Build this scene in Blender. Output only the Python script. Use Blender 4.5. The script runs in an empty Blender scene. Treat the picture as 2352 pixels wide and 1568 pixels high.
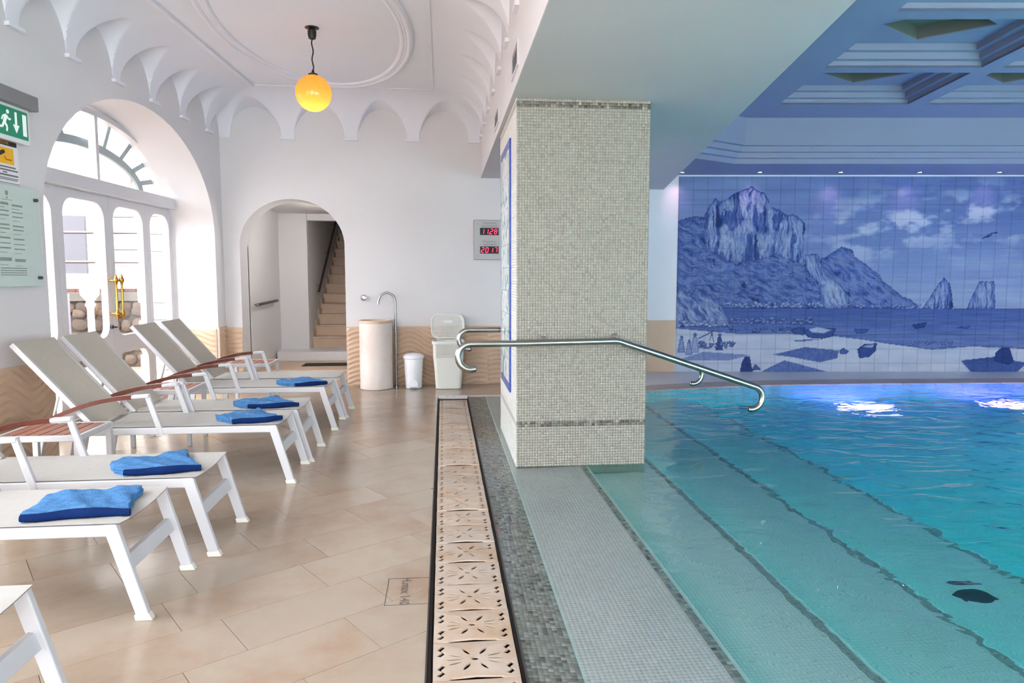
import bpy, bmesh, math, random
import numpy as np
from mathutils import Matrix, Vector
from mathutils.geometry import delaunay_2d_cdt

random.seed(7)
rng = np.random.default_rng(7)
SC = bpy.context.scene
COL = SC.collection

# ------------------------------------------------------------------ camera
FPX, CX, CY, CAM_H = 1600.0, 1176.0, 784.0, 1.4
cam_d = bpy.data.cameras.new('camera')
cam_d.sensor_width = 36.0
cam_d.lens = FPX / 2352.0 * 36.0
cam_d.clip_start = 0.05
cam_d.clip_end = 300
cam = bpy.data.objects.new('camera', cam_d)
COL.objects.link(cam)
_p = math.atan((CY - 636.0) / FPX)
_t = math.atan((CX - 1017.0) * math.cos(_p) / FPX)
_D = Vector((math.sin(_t) * math.cos(_p), math.cos(_t) * math.cos(_p), -math.sin(_p)))
_R = Vector((math.cos(_t), -math.sin(_t), 0))
_U = _R.cross(_D)
_m = Matrix((_R, _U, -_D)).transposed().to_4x4()
_m.translation = (0, 0, CAM_H)
cam.matrix_world = _m
SC.camera = cam

# ------------------------------------------------------------------ world, lights, exposure
world = bpy.data.worlds.new('world')
SC.world = world
world.use_nodes = True
WORLD_STRENGTH = 6.4
_bg = world.node_tree.nodes['Background']
_bg.inputs[0].default_value = (0.93, 0.955, 1.0, 1)
_bg.inputs[1].default_value = WORLD_STRENGTH
SC.view_settings.view_transform = 'Standard'
SC.view_settings.look = 'None'
SC.view_settings.gamma = 1.0
SC.view_settings.use_curve_mapping = False
SC.view_settings.exposure = 0.74
SC.cycles.use_denoising = True
SC.cycles.use_adaptive_sampling = True
SC.cycles.adaptive_threshold = 0.14
SC.cycles.adaptive_min_samples = 16
SC.cycles.max_bounces = 9
SC.cycles.diffuse_bounces = 4
SC.cycles.transparent_max_bounces = 16

LK = 0.055                                    # the left wall is not square to the back wall
def xl(y):
    return -2.73 - LK * (9.1 - y)

sun_d = bpy.data.lights.new('sun', 'SUN')
sun_d.energy = 3.2
sun_d.angle = math.radians(12)
sun_d.color = (1.0, 0.97, 0.92)
sun = bpy.data.objects.new('sun', sun_d)
COL.objects.link(sun)
sun.rotation_euler = Vector((0.30, 0.76, -0.58)).to_track_quat('-Z', 'Y').to_euler()

def portal(loc, direction, sx, sy):
    d = bpy.data.lights.new('daylight_portal', 'AREA')
    d.shape = 'RECTANGLE'
    d.size, d.size_y = sx, sy
    d.cycles.is_portal = True
    o = bpy.data.objects.new('daylight_portal', d)
    COL.objects.link(o)
    o.location = loc
    o.rotation_euler = Vector(direction).to_track_quat('-Z', 'Z').to_euler()
portal((xl(7.2) - 0.75, 7.15, 1.55), (1, 0, 0), 3.4, 3.0)
portal((xl(2.5) - 0.75, 2.5, 1.58), (1, 0, 0), 3.4, 3.2)
portal((xl(-1.15) - 0.75, -1.15, 1.58), (1, 0, 0), 3.4, 3.2)
portal((-1.35, -3.1, 1.6), (0, 1, 0), 2.9, 2.9)
portal((5.0, -3.1, 1.35), (0, 1, 0), 7.2, 2.3)

# ------------------------------------------------------------------ helpers
WM = {}
def tag(o, label=None, cat=None, group=None, kind=None):
    if label: o['label'] = label
    if cat: o['category'] = cat
    if group: o['group'] = group
    if kind: o['kind'] = kind
    return o

def empty(name, loc=(0, 0, 0), parent=None):
    o = bpy.data.objects.new(name, None)
    o.empty_display_size = 0.1
    COL.objects.link(o)
    o.location = loc
    WM[o.name] = Matrix.Translation(loc)
    if parent is not None:
        o.parent = parent
        o.matrix_parent_inverse = WM[parent.name].inverted()
    return o

def link_mesh(name, me, parent=None, loc=None):
    o = bpy.data.objects.new(name, me)
    COL.objects.link(o)
    if loc is not None:
        o.location = loc
    WM[o.name] = Matrix.Translation(loc) if loc is not None else Matrix.Identity(4)
    if parent is not None:
        o.parent = parent
        o.matrix_parent_inverse = WM[parent.name].inverted()
    return o

def children(o):
    return [c for c in ALLKIDS.get(o.name, [])]

def copy_tree(o, parent=None):
    c = o.copy()
    COL.objects.link(c)
    if parent is not None:
        c.parent = parent
    for ch in list(o.children):
        copy_tree(ch, c)
    return c

class MB:
    """collects shapes, built as one mesh"""
    def __init__(s):
        s.v, s.f, s.c = [], [], []
    def add(s, v, f, col=None):
        n = len(s.v)
        s.v.extend([tuple(p) for p in v])
        s.f.extend([tuple(i + n for i in q) for q in f])
        return s
    def box(s, a, b, M=None):
        x0, y0, z0 = a; x1, y1, z1 = b
        v = [(x0, y0, z0), (x1, y0, z0), (x1, y1, z0), (x0, y1, z0), (x0, y0, z1), (x1, y0, z1), (x1, y1, z1), (x0, y1, z1)]
        if M is not None: v = [M @ Vector(p) for p in v]
        return s.add(v, [(0, 3, 2, 1), (4, 5, 6, 7), (0, 1, 5, 4), (1, 2, 6, 5), (2, 3, 7, 6), (3, 0, 4, 7)])
    def hexa(s, v):
        return s.add(v, [(0, 3, 2, 1), (4, 5, 6, 7), (0, 1, 5, 4), (1, 2, 6, 5), (2, 3, 7, 6), (3, 0, 4, 7)])
    def prism(s, poly, z0, z1, M=None):
        n = len(poly)
        v = [(p[0], p[1], z0) for p in poly] + [(p[0], p[1], z1) for p in poly]
        if M is not None: v = [M @ Vector(p) for p in v]
        f = [tuple(range(n - 1, -1, -1)), tuple(range(n, 2 * n))]
        f += [(i, (i + 1) % n, n + (i + 1) % n, n + i) for i in range(n)]
        return s.add(v, f)
    def tube(s, pts, r, n=10, cap=True, closed=False):
        pts = [Vector(p) for p in pts]
        rs = r if isinstance(r, (list, tuple)) else [r] * len(pts)
        N = len(pts)
        rings = []
        up = None
        for i, p in enumerate(pts):
            if closed:
                t = (pts[(i + 1) % N] - pts[i - 1])
            else:
                t = (pts[min(i + 1, N - 1)] - pts[max(i - 1, 0)])
            if t.length < 1e-9: t = Vector((0, 0, 1))
            t.normalize()
            if up is None:
                up = Vector((0, 0, 1)) if abs(t.z) < 0.9 else Vector((1, 0, 0))
            b = t.cross(up)
            if b.length < 1e-6: b = t.orthogonal()
            b.normalize()
            up = b.cross(t).normalized()
            rings.append([p + (b * math.cos(2 * math.pi * k / n) + up * math.sin(2 * math.pi * k / n)) * rs[i] for k in range(n)])
        v = [q for rg in rings for q in rg]
        f = []
        M_ = N if closed else N - 1
        for i in range(M_):
            j = (i + 1) % N
            for k in range(n):
                f.append((i * n + k, i * n + (k + 1) % n, j * n + (k + 1) % n, j * n + k))
        if cap and not closed:
            f.append(tuple(range(n - 1, -1, -1)))
            f.append(tuple((N - 1) * n + k for k in range(n)))
        return s.add(v, f)
    def lathe(s, prof, n=32, M=None, cx=0, cy=0):
        v, f = [], []
        for (r, z) in prof:
            for k in range(n):
                a = 2 * math.pi * k / n
                v.append(Vector((cx + r * math.cos(a), cy + r * math.sin(a), z)))
        for i in range(len(prof) - 1):
            for k in range(n):
                f.append((i * n + k, i * n + (k + 1) % n, (i + 1) * n + (k + 1) % n, (i + 1) * n + k))
        if prof[0][0] > 1e-5: f.append(tuple(range(n - 1, -1, -1)))
        if prof[-1][0] > 1e-5: f.append(tuple((len(prof) - 1) * n + k for k in range(n)))
        if M is not None: v = [M @ p for p in v]
        return s.add(v, f)
    def grid(s, fn, nu, nv):
        v = [fn(i / nu, j / nv) for j in range(nv + 1) for i in range(nu + 1)]
        f = [(j * (nu + 1) + i, j * (nu + 1) + i + 1, (j + 1) * (nu + 1) + i + 1, (j + 1) * (nu + 1) + i) for j in range(nv) for i in range(nu)]
        return s.add(v, f)
    def plate(s, outer, holes, d0, d1, M=None):
        """flat plate with holes in local xy, thickness d0..d1 along local z"""
        v2, e2 = [], []
        loops = [outer] + list(holes)
        for lp in loops:
            n0 = len(v2)
            v2 += [Vector(p) for p in lp]
            e2 += [(n0 + i, n0 + (i + 1) % len(lp)) for i in range(len(lp))]
        ov, oe, of, *_ = delaunay_2d_cdt(v2, e2, [], 0, 1e-6)
        tris = []
        for t in of:
            cx = sum(ov[i][0] for i in t) / len(t); cy = sum(ov[i][1] for i in t) / len(t)
            if not inside((cx, cy), outer): continue
            if any(inside((cx, cy), h) for h in holes): continue
            tris.append(tuple(t))
        n = len(ov)
        v = [Vector((p[0], p[1], d0)) for p in ov] + [Vector((p[0], p[1], d1)) for p in ov]
        f = [t[::-1] for t in tris] + [tuple(i + n for i in t) for t in tris]
        cnt = {}
        for t in tris:
            for a, b in zip(t, t[1:] + t[:1]):
                cnt[(a, b)] = 1
        for (a, b) in cnt:
            if (b, a) not in cnt:
                f.append((a, b, b + n, a + n))
        if M is not None: v = [M @ p for p in v]
        return s.add(v, f)
    def build(s, name, mat, parent=None, smooth=None, bevel=None, loc=None, seg=2):
        me = bpy.data.meshes.new(name)
        vv = s.v
        if loc is not None:
            vv = [(p[0] - loc[0], p[1] - loc[1], p[2] - loc[2]) for p in s.v]
        me.from_pydata([tuple(p) for p in vv], [], s.f)
        if mat is not None: me.materials.append(mat)
        me.update()
        if smooth:
            me.shade_smooth()
            me.set_sharp_from_angle(angle=math.radians(smooth))
        o = link_mesh(name, me, parent, loc)
        if bevel:
            b = o.modifiers.new('bevel', 'BEVEL')
            b.width = bevel; b.segments = seg; b.limit_method = 'ANGLE'; b.angle_limit = math.radians(40)
        return o

def inside(p, poly):
    x, y = p; c = False
    n = len(poly)
    for i in range(n):
        x0, y0 = poly[i][0], poly[i][1]; x1, y1 = poly[i - 1][0], poly[i - 1][1]
        if (y0 > y) != (y1 > y) and x < (x1 - x0) * (y - y0) / (y1 - y0) + x0:
            c = not c
    return c

def clip(poly, conv):
    """Sutherland-Hodgman, conv counter-clockwise"""
    out = list(poly)
    for i in range(len(conv)):
        a, b = conv[i], conv[(i + 1) % len(conv)]
        def sd(p): return (b[0] - a[0]) * (p[1] - a[1]) - (b[1] - a[1]) * (p[0] - a[0])
        inp, out = out, []
        for j in range(len(inp)):
            p, q = inp[j - 1], inp[j]
            dp, dq = sd(p), sd(q)
            if (dp >= 0) != (dq >= 0):
                t = dp / (dp - dq)
                out.append((p[0] + t * (q[0] - p[0]), p[1] + t * (q[1] - p[1])))
            if dq >= 0: out.append(q)
        if not out: return []
    return out

def area(poly):
    return 0.5 * abs(sum(poly[i - 1][0] * poly[i][1] - poly[i][0] * poly[i - 1][1] for i in range(len(poly))))

# ------------------------------------------------------------------ materials
def new_mat(name):
    m = bpy.data.materials.new(name)
    m.use_nodes = True
    nt = m.node_tree
    return m, nt, nt.nodes['Principled BSDF']

def N(nt, t, **kw):
    n = nt.nodes.new(t)
    for k, v in kw.items():
        setattr(n, k, v)
    return n

def simple(name, col, rough=0.5, metal=0.0, spec=0.5, emit=None, estr=0, noise=0, nscale=8, bump=0, bscale=60, rnd=0, coat=0, col2=None):
    m, nt, p = new_mat(name)
    p.inputs['Base Color'].default_value = (*col, 1)
    p.inputs['Roughness'].default_value = rough
    p.inputs['Metallic'].default_value = metal
    p.inputs['Specular IOR Level'].default_value = spec
    p.inputs['Coat Weight'].default_value = coat
    if emit:
        p.inputs['Emission Color'].default_value = (*emit, 1)
        p.inputs['Emission Strength'].default_value = estr
    L = nt.links
    tc = None
    if noise or bump:
        tc = N(nt, 'ShaderNodeNewGeometry')
    src = None
    if noise:
        nz = N(nt, 'ShaderNodeTexNoise'); nz.inputs['Scale'].default_value = nscale; nz.inputs['Detail'].default_value = 4
        L.new(tc.outputs['Position'], nz.inputs['Vector'])
        mx = N(nt, 'ShaderNodeMix', data_type='RGBA')
        c2 = col2 or tuple(c * (1 - noise) for c in col)
        mx.inputs['A'].default_value = (*col, 1); mx.inputs['B'].default_value = (*c2, 1)
        rp = N(nt, 'ShaderNodeMapRange'); rp.inputs['From Min'].default_value = 0.35; rp.inputs['From Max'].default_value = 0.7
        L.new(nz.outputs['Fac'], rp.inputs['Value']); L.new(rp.outputs['Result'], mx.inputs['Factor'])
        src = mx.outputs['Result']
    if rnd:
        oi = N(nt, 'ShaderNodeObjectInfo')
        hs = N(nt, 'ShaderNodeHueSaturation')
        mr = N(nt, 'ShaderNodeMapRange'); mr.inputs['To Min'].default_value = 1 - rnd; mr.inputs['To Max'].default_value = 1 + rnd
        L.new(oi.outputs['Random'], mr.inputs['Value']); L.new(mr.outputs['Result'], hs.inputs['Value'])
        if src: L.new(src, hs.inputs['Color'])
        else: hs.inputs['Color'].default_value = (*col, 1)
        src = hs.outputs['Color']
    if src: L.new(src, p.inputs['Base Color'])
    if bump:
        nb = N(nt, 'ShaderNodeTexNoise'); nb.inputs['Scale'].default_value = bscale; nb.inputs['Detail'].default_value = 3
        L.new(tc.outputs['Position'], nb.inputs['Vector'])
        bp = N(nt, 'ShaderNodeBump'); bp.inputs['Strength'].default_value = bump; bp.inputs['Distance'].default_value = 0.01
        L.new(nb.outputs['Fac'], bp.inputs['Height']); L.new(bp.outputs['Normal'], p.inputs['Normal'])
    return m

def attr_mat(name, rough=0.3, spec=0.5, attr='col', coat=0.0, bump=0.0):
    m, nt, p = new_mat(name)
    a = N(nt, 'ShaderNodeAttribute'); a.attribute_name = attr
    nt.links.new(a.outputs['Color'], p.inputs['Base Color'])
    p.inputs['Roughness'].default_value = rough
    p.inputs['Specular IOR Level'].default_value = spec
    p.inputs['Coat Weight'].default_value = coat
    return m

def mosaic_mat(name, c1, c2, grout, size=0.02, rough=0.3):
    m, nt, p = new_mat(name)
    g = N(nt, 'ShaderNodeNewGeometry')
    b = N(nt, 'ShaderNodeTexBrick'); b.offset = 0; b.squash = 1
    b.inputs['Scale'].default_value = 1
    b.inputs['Brick Width'].default_value = size; b.inputs['Row Height'].default_value = size
    b.inputs['Mortar Size'].default_value = size * 0.06
    b.inputs['Mortar Smooth'].default_value = 0
    b.inputs['Color1'].default_value = (*c1, 1); b.inputs['Color2'].default_value = (*c2, 1); b.inputs['Mortar'].default_value = (*grout, 1)
    nt.links.new(g.outputs['Position'], b.inputs['Vector'])
    nt.links.new(b.outputs['Color'], p.inputs['Base Color'])
    p.inputs['Roughness'].default_value = rough
    return m

def glass_mat(name, tint=(1, 1, 1), refl=1.0, rough=0.0):
    """thin pane: clear with a Fresnel reflection"""
    m, nt, p = new_mat(name)
    nt.nodes.remove(p)
    out = nt.nodes['Material Output']
    tr = N(nt, 'ShaderNodeBsdfTransparent'); tr.inputs[0].default_value = (*tint, 1)
    gl = N(nt, 'ShaderNodeBsdfGlossy'); gl.inputs['Roughness'].default_value = rough
    lw_ = N(nt, 'ShaderNodeLayerWeight'); lw_.inputs['Blend'].default_value = 0.5
    pw = N(nt, 'ShaderNodeMath', operation='POWER'); pw.inputs[1].default_value = 5.0
    ma = N(nt, 'ShaderNodeMath', operation='MULTIPLY_ADD'); ma.inputs[1].default_value = 0.9; ma.inputs[2].default_value = 0.03
    mx = N(nt, 'ShaderNodeMixShader')
    nt.links.new(lw_.outputs['Facing'], pw.inputs[0]); nt.links.new(pw.outputs[0], ma.inputs[0]); nt.links.new(ma.outputs[0], mx.inputs[0])
    nt.links.new(tr.outputs[0], mx.inputs[1]); nt.links.new(gl.outputs[0], mx.inputs[2])
    nt.links.new(mx.outputs[0], out.inputs['Surface'])
    return m

PLASTER = simple('white_plaster', (0.66, 0.645, 0.648), 0.75, noise=0.04, nscale=1.5, bump=0.06, bscale=25)
CEIL_PLASTER = simple('cooled_ceiling_plaster', (0.745, 0.755, 0.80), 0.8, noise=0.03, nscale=1.5)  # brightness and cool tint put into the colour, offsetting warm floor bounce
PLASTER_POOL = simple('pool_plaster', (0.74, 0.75, 0.77), 0.6, noise=0.04, nscale=1.2)
BLUE_CEIL = simple('pale_blue_ceiling', (0.25, 0.28, 0.39), 0.55, noise=0.05, nscale=1.2)  # even blue tone shared by pool ceiling, coffers and cornice
BEAM_PLASTER = simple('beam_plaster', (0.55, 0.52, 0.515), 0.6, noise=0.06, nscale=1.0, bump=0.05, bscale=12)
WHITE_PAINT = simple('white_painted_wood', (0.62, 0.62, 0.645), 0.35)
WHITE_METAL = simple('white_lacquered_metal', (0.53, 0.53, 0.545), 0.35)
FABRIC = simple('woven_mesh_fabric', (0.47, 0.455, 0.425), 0.8, noise=0.06, nscale=30, bump=0.15, bscale=400)
BACK_FABRIC = simple('woven_back_fabric', (0.47, 0.435, 0.37), 0.8, noise=0.06, nscale=30, bump=0.15, bscale=400, rnd=0.06)
ARM_WOOD = simple('terracotta_stained_wood', (0.135, 0.030, 0.016), 0.4, noise=0.35, nscale=18)
SLAT_WOOD = simple('terracotta_slat_wood', (0.33, 0.135, 0.09), 0.5, noise=0.25, nscale=14, rnd=0.12)
FOOT_CAP = simple('beige_plastic_cap', (0.68, 0.66, 0.58), 0.5)
TOWEL = simple('blue_terry', (0.085, 0.24, 0.50), 0.95, noise=0.35, nscale=35, bump=0.5, bscale=160, spec=0.1)
TOWEL_SHADE = simple('shaded_blue_terry', (0.005, 0.020, 0.095), 0.95, bump=0.4, bscale=160, spec=0.1)  # shaded copy of the towel blue for its near side
STEEL = simple('brushed_steel', (0.36, 0.37, 0.345), 0.24, metal=1)
DARK_STEEL = simple('dark_metal', (0.10, 0.09, 0.09), 0.35, metal=0.7)
CHROME = simple('chrome', (0.34, 0.35, 0.37), 0.15, metal=1)
BRASS = simple('polished_brass', (0.55, 0.27, 0.05), 0.22, metal=1)
BLACK = simple('black_plastic', (0.012, 0.012, 0.012), 0.4)
GUTTER_DARK = simple('dark_channel', (0.02, 0.017, 0.015), 0.7)
TERRACOTTA = simple('outdoor_terracotta', (0.33, 0.23, 0.18), 0.8, noise=0.2, nscale=6)
GLASS = glass_mat('window_glass')

def stone_mat(name, c1, c2, c3, rough=0.45, scale=1.0, rnd=0.05, attrrand=True):
    """beige limestone with warm stains; the pattern shifts from tile to tile"""
    m, nt, p = new_mat(name)
    L = nt.links
    g = N(nt, 'ShaderNodeNewGeometry')
    oi = N(nt, 'ShaderNodeObjectInfo')
    ad = N(nt, 'ShaderNodeVectorMath', operation='MULTIPLY_ADD')
    cb = N(nt, 'ShaderNodeCombineXYZ')
    L.new(oi.outputs['Random'], cb.inputs[2])
    ad.inputs[1].default_value = (1, 1, 1)
    sc = N(nt, 'ShaderNodeVectorMath', operation='SCALE'); sc.inputs['Scale'].default_value = 0.6
    L.new(cb.outputs[0], sc.inputs[0])
    L.new(g.outputs['Position'], ad.inputs[0]); L.new(sc.outputs[0], ad.inputs[2])
    n1 = N(nt, 'ShaderNodeTexNoise'); n1.inputs['Scale'].default_value = 1.6 * scale; n1.inputs['Detail'].default_value = 5; n1.inputs['Roughness'].default_value = 0.6
    n2 = N(nt, 'ShaderNodeTexNoise'); n2.inputs['Scale'].default_value = 9 * scale; n2.inputs['Detail'].default_value = 6; n2.inputs['Roughness'].default_value = 0.7
    L.new(ad.outputs[0], n1.inputs['Vector']); L.new(g.outputs['Position'], n2.inputs['Vector'])
    r1 = N(nt, 'ShaderNodeMapRange'); r1.inputs['From Min'].default_value = 0.42; r1.inputs['From Max'].default_value = 0.72
    r2 = N(nt, 'ShaderNodeMapRange'); r2.inputs['From Min'].default_value = 0.35; r2.inputs['From Max'].default_value = 0.8
    L.new(n1.outputs['Fac'], r1.inputs['Value']); L.new(n2.outputs['Fac'], r2.inputs['Value'])
    m1 = N(nt, 'ShaderNodeMix', data_type='RGBA'); m1.inputs['A'].default_value = (*c1, 1); m1.inputs['B'].default_value = (*c2, 1)
    m2 = N(nt, 'ShaderNodeMix', data_type='RGBA'); m2.inputs['B'].default_value = (*c3, 1)
    ml = N(nt, 'ShaderNodeMath', operation='MULTIPLY'); ml.inputs[1].default_value = 0.45
    L.new(r2.outputs['Result'], ml.inputs[0])
    L.new(r1.outputs['Result'], m1.inputs['Factor']); L.new(m1.outputs['Result'], m2.inputs['A']); L.new(ml.outputs[0], m2.inputs['Factor'])
    hs = N(nt, 'ShaderNodeHueSaturation')
    mr = N(nt, 'ShaderNodeMapRange'); mr.inputs['To Min'].default_value = 1 - rnd; mr.inputs['To Max'].default_value = 1 + rnd
    L.new(oi.outputs['Random'], mr.inputs['Value']); L.new(mr.outputs['Result'], hs.inputs['Value']); L.new(m2.outputs['Result'], hs.inputs['Color'])
    L.new(hs.outputs['Color'], p.inputs['Base Color'])
    p.inputs['Roughness'].default_value = rough
    bp = N(nt, 'ShaderNodeBump'); bp.inputs['Strength'].default_value = 0.06; bp.inputs['Distance'].default_value = 0.01
    L.new(n2.outputs['Fac'], bp.inputs['Height']); L.new(bp.outputs['Normal'], p.inputs['Normal'])
    return m

FLOOR_STONE = stone_mat('beige_limestone', (0.40, 0.320, 0.245), (0.335, 0.215, 0.14), (0.43, 0.37, 0.31), 0.20)
GROUT = simple('floor_joint', (0.36, 0.29, 0.22), 0.8)
WAINSCOT = stone_mat('carved_limestone', (0.60, 0.43, 0.30), (0.50, 0.34, 0.225), (0.65, 0.50, 0.38), 0.6, scale=0.8, rnd=0.04)
STEP_STONE = stone_mat('stair_stone', (0.62, 0.46, 0.33), (0.50, 0.33, 0.22), (0.68, 0.55, 0.43), 0.5)
GRATE_STONE = stone_mat('grate_ceramic', (0.50, 0.40, 0.32), (0.40, 0.25, 0.14), (0.54, 0.48, 0.43), 0.45, scale=3.0, rnd=0.10)
COPING_STONE = stone_mat('pool_coping_stone', (0.50, 0.40, 0.36), (0.38, 0.28, 0.25), (0.58, 0.50, 0.46), 0.5, scale=3)
DECK_STONE = simple('white_deck', (0.72, 0.71, 0.72), 0.35, noise=0.05, nscale=3)
BASIN_STONE = stone_mat('basin_stone', (0.76, 0.68, 0.62), (0.68, 0.54, 0.46), (0.78, 0.73, 0.68), 0.5, scale=1.4, rnd=0.0)

# ------------------------------------------------------------------ left wall: local x = along wall (about world y), local y = outwards, local z = up
_n = math.hypot(1, LK)
LM = Matrix((((LK / _n), (-1 / _n), 0, xl(0)), ((1 / _n), (LK / _n), 0, 0), (0, 0, 1, 0), (0, 0, 0, 1)))
LMP = LM @ Matrix(((1, 0, 0, 0), (0, 0, 1, 0), (0, 1, 0, 0), (0, 0, 0, 1)))   # local (s, z, depth) -> world
WALL_T = 0.62
def arch_loop(c, hw, zs, rise, z0, n=28):
    z0 -= 0.012
    pts = [(c - hw, z0), (c + hw, z0)]
    for i in range(n + 1):
        a = math.pi * i / n
        pts.append((c + hw * math.cos(a), zs + rise * math.sin(a)))
    return pts
ARCH_C, ARCH_HW, ARCH_ZS, ARCH_R = 7.19, 1.66, 1.88, 1.15
mb = MB()
Y0 = -3.0
holes = [arch_loop(ARCH_C, ARCH_HW, ARCH_ZS, ARCH_R, 0.0),
         arch_loop(2.5, 1.66, 2.0, ARCH_R, 0.0), arch_loop(-1.15, 1.66, 2.0, ARCH_R, 0.0)]
mb.plate([(Y0, -0.02), (9.35, -0.02), (9.35, 4.0), (Y0, 4.0)], holes, 0.0, WALL_T, LMP)
wall_left = mb.build('wall_left', PLASTER, smooth=30)
tag(wall_left, 'white plaster side wall with tall arched glass doorway', kind='structure')

# back wall with the arched passage
BY = 9.1
mb = MB()
BMX = Matrix(((1, 0, 0, 0), (0, 0, 1, BY), (0, 1, 0, 0), (0, 0, 0, 1)))      # (x, z, depth) -> world
DOOR_C, DOOR_HW = -1.885, 0.645
mb.plate([(-3.4, -0.02), (2.35, -0.02), (2.35, 4.0), (-3.4, 4.0)], [arch_loop(DOOR_C, DOOR_HW, 1.80, 0.575, 0.0)], 0.0, 0.38, BMX)
wall_back = mb.build('wall_back', PLASTER, smooth=30)
tag(wall_back, 'white plaster end wall with round-headed passage', kind='structure')

# wall with the mural
MA = Vector((3.424, 9.992, 0)); MU = Vector((5.1, -0.505, 0)).normalized(); MN = Vector((0.505, 5.1, 0)).normalized()
MMX = Matrix(((MU.x, 0, MN.x, MA.x), (MU.y, 0, MN.y, MA.y), (0, 1, 0, 0), (0, 0, 0, 1)))   # (u, z, depth) -> world
mb = MB()
mb.plate([(-1.3, -0.02), (6.8, -0.02), (6.8, 4.0), (-1.3, 4.0)], [], 0.0, 0.3, MMX)
wall_mural = mb.build('wall_mural', PLASTER_POOL)
tag(wall_mural, 'pale wall behind the pool carrying the tile mural', kind='structure')
mb = MB()
mb.box((2.25, BY - 0.003, -0.02), (2.45, 10.2, 4.0))
tag(mb.build('wall_return', PLASTER_POOL), 'short return wall behind the pillar', kind='structure')
mb = MB()
rw = [(9.0, -3.2), (9.3, -3.2), (10.2, 9.6), (9.75, 9.6)]
mb.prism(rw, -0.02, 4.0)
tag(mb.build('wall_right', PLASTER_POOL), 'pale side wall of the pool room', kind='structure')
mb = MB()
NMX = Matrix(((1, 0, 0, 0), (0, 0, -1, -3.0), (0, 1, 0, 0), (0, 0, 0, 1)))
mb.plate([(-3.9, -0.02), (9.3, -0.02), (9.3, 4.0), (-3.9, 4.0)], [arch_loop(-1.35, 1.4, 2.1, 0.9, 0.1), [(1.4, 0.2), (8.6, 0.2), (8.6, 2.5), (1.4, 2.5)]], 0.0, 0.3, NMX)
tag(mb.build('wall_front', PLASTER), 'white end wall with large windows behind the camera', kind='structure')

# ------------------------------------------------------------------ hall ceiling: cove with lunettes round a flat panel
Z_FLAT, Z_SPR, CW = 3.60, 3.12, 0.60
def cove(d):
    d = np.clip(d / CW, 0, 1)
    return Z_SPR + (Z_FLAT - Z_SPR) * np.sqrt(np.clip(1 - (1 - d) ** 2, 0, 1)) ** 0.9
def lun(s, d, pitch, s0):
    t = ((s - s0) / pitch) % 1.0 - 0.5
    hw = 0.40
    q = np.clip(1 - np.abs(t / hw) ** 2.0, 0, 1)
    return np.where(np.abs(t) < hw, Z_SPR + 0.37 * np.sqrt(q) + 0.18 * d, 0)
ny_fine = 380
ys = np.concatenate([np.linspace(-3.0, 3.0, 220)[:-1], 9.1 - (9.1 - 3.0) * np.linspace(1, 0, ny_fine) ** 1.08])
us = np.concatenate([0.66 * np.linspace(0, 1, 46) ** 1.35, np.linspace(0.66, 2.6, 112)[1:-1], 3.26 - 0.66 * np.linspace(1, 0, 46) ** 1.35]) / 3.26
yy, uu = np.meshgrid(ys, us, indexing='ij')
xxl = xl(yy)
xx = xxl + uu * (0.5 - xxl)
dl, dr, db, dn = xx - xxl, 0.5 - xx, 9.1 - yy, yy + 3.0
zl_ = np.maximum(cove(dl), lun(yy, dl, 0.69, 9.1 - 0.35 + 0.0))
zr_ = np.maximum(cove(dr), lun(yy, dr, 0.69, 9.1 - 0.35))
zb_ = np.maximum(cove(db), lun(xx, db, 0.775, -2.68 + 0.0))
zz = np.minimum(np.minimum(zl_, zr_), zb_)
zz = np.minimum(zz, Z_FLAT)
nyv, nxv = yy.shape
me = bpy.data.meshes.new('ceiling')
verts = np.stack([xx, yy, zz], -1).reshape(-1, 3)
idx = np.arange(nyv * nxv).reshape(nyv, nxv)
fc = np.stack([idx[:-1, :-1], idx[1:, :-1], idx[1:, 1:], idx[:-1, 1:]], -1).reshape(-1, 4)
me.from_pydata(verts.tolist(), [], fc.tolist())
me.materials.append(CEIL_PLASTER)
me.shade_smooth(); me.set_sharp_from_angle(angle=math.radians(28))
ceiling = link_mesh('ceiling', me)
tag(ceiling, 'white plaster ceiling with scalloped lunette cove', kind='structure')
mb = MB()
mb.box((-3.9, -3.2, 3.62), (0.6, 9.4, 3.75))
mb.build('roof_slab', CEIL_PLASTER, ceiling)
# fillet round the flat panel and the oval moulding
def strip(pts, w, h, z, mbx):
    for a, b in zip(pts, pts[1:]):
        a = Vector((*a, 0)); b = Vector((*b, 0)); t = (b - a).normalized(); n_ = Vector((-t.y, t.x, 0)) * w / 2
        mbx.hexa([(*(a - n_).xy, z - h), (*(b - n_).xy, z - h), (*(b + n_).xy, z - h), (*(a + n_).xy, z - h), (*(a - n_).xy, z), (*(b - n_).xy, z), (*(b + n_).xy, z), (*(a + n_).xy, z)])
mb = MB()
strip([(xl(-2.4) + CW, -2.4), (xl(8.5) + CW, 8.5)], 0.045, 0.03, Z_FLAT + 0.005, mb)
strip([(xl(8.5) + CW, 8.5), (0.5 - CW, 8.5)], 0.03, 0.012, Z_FLAT + 0.005, mb)
strip([(0.5 - CW, 8.5), (0.5 - CW, -2.4)], 0.03, 0.012, Z_FLAT + 0.005, mb)
mb.build('panel_fillet', CEIL_PLASTER, ceiling)
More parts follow.
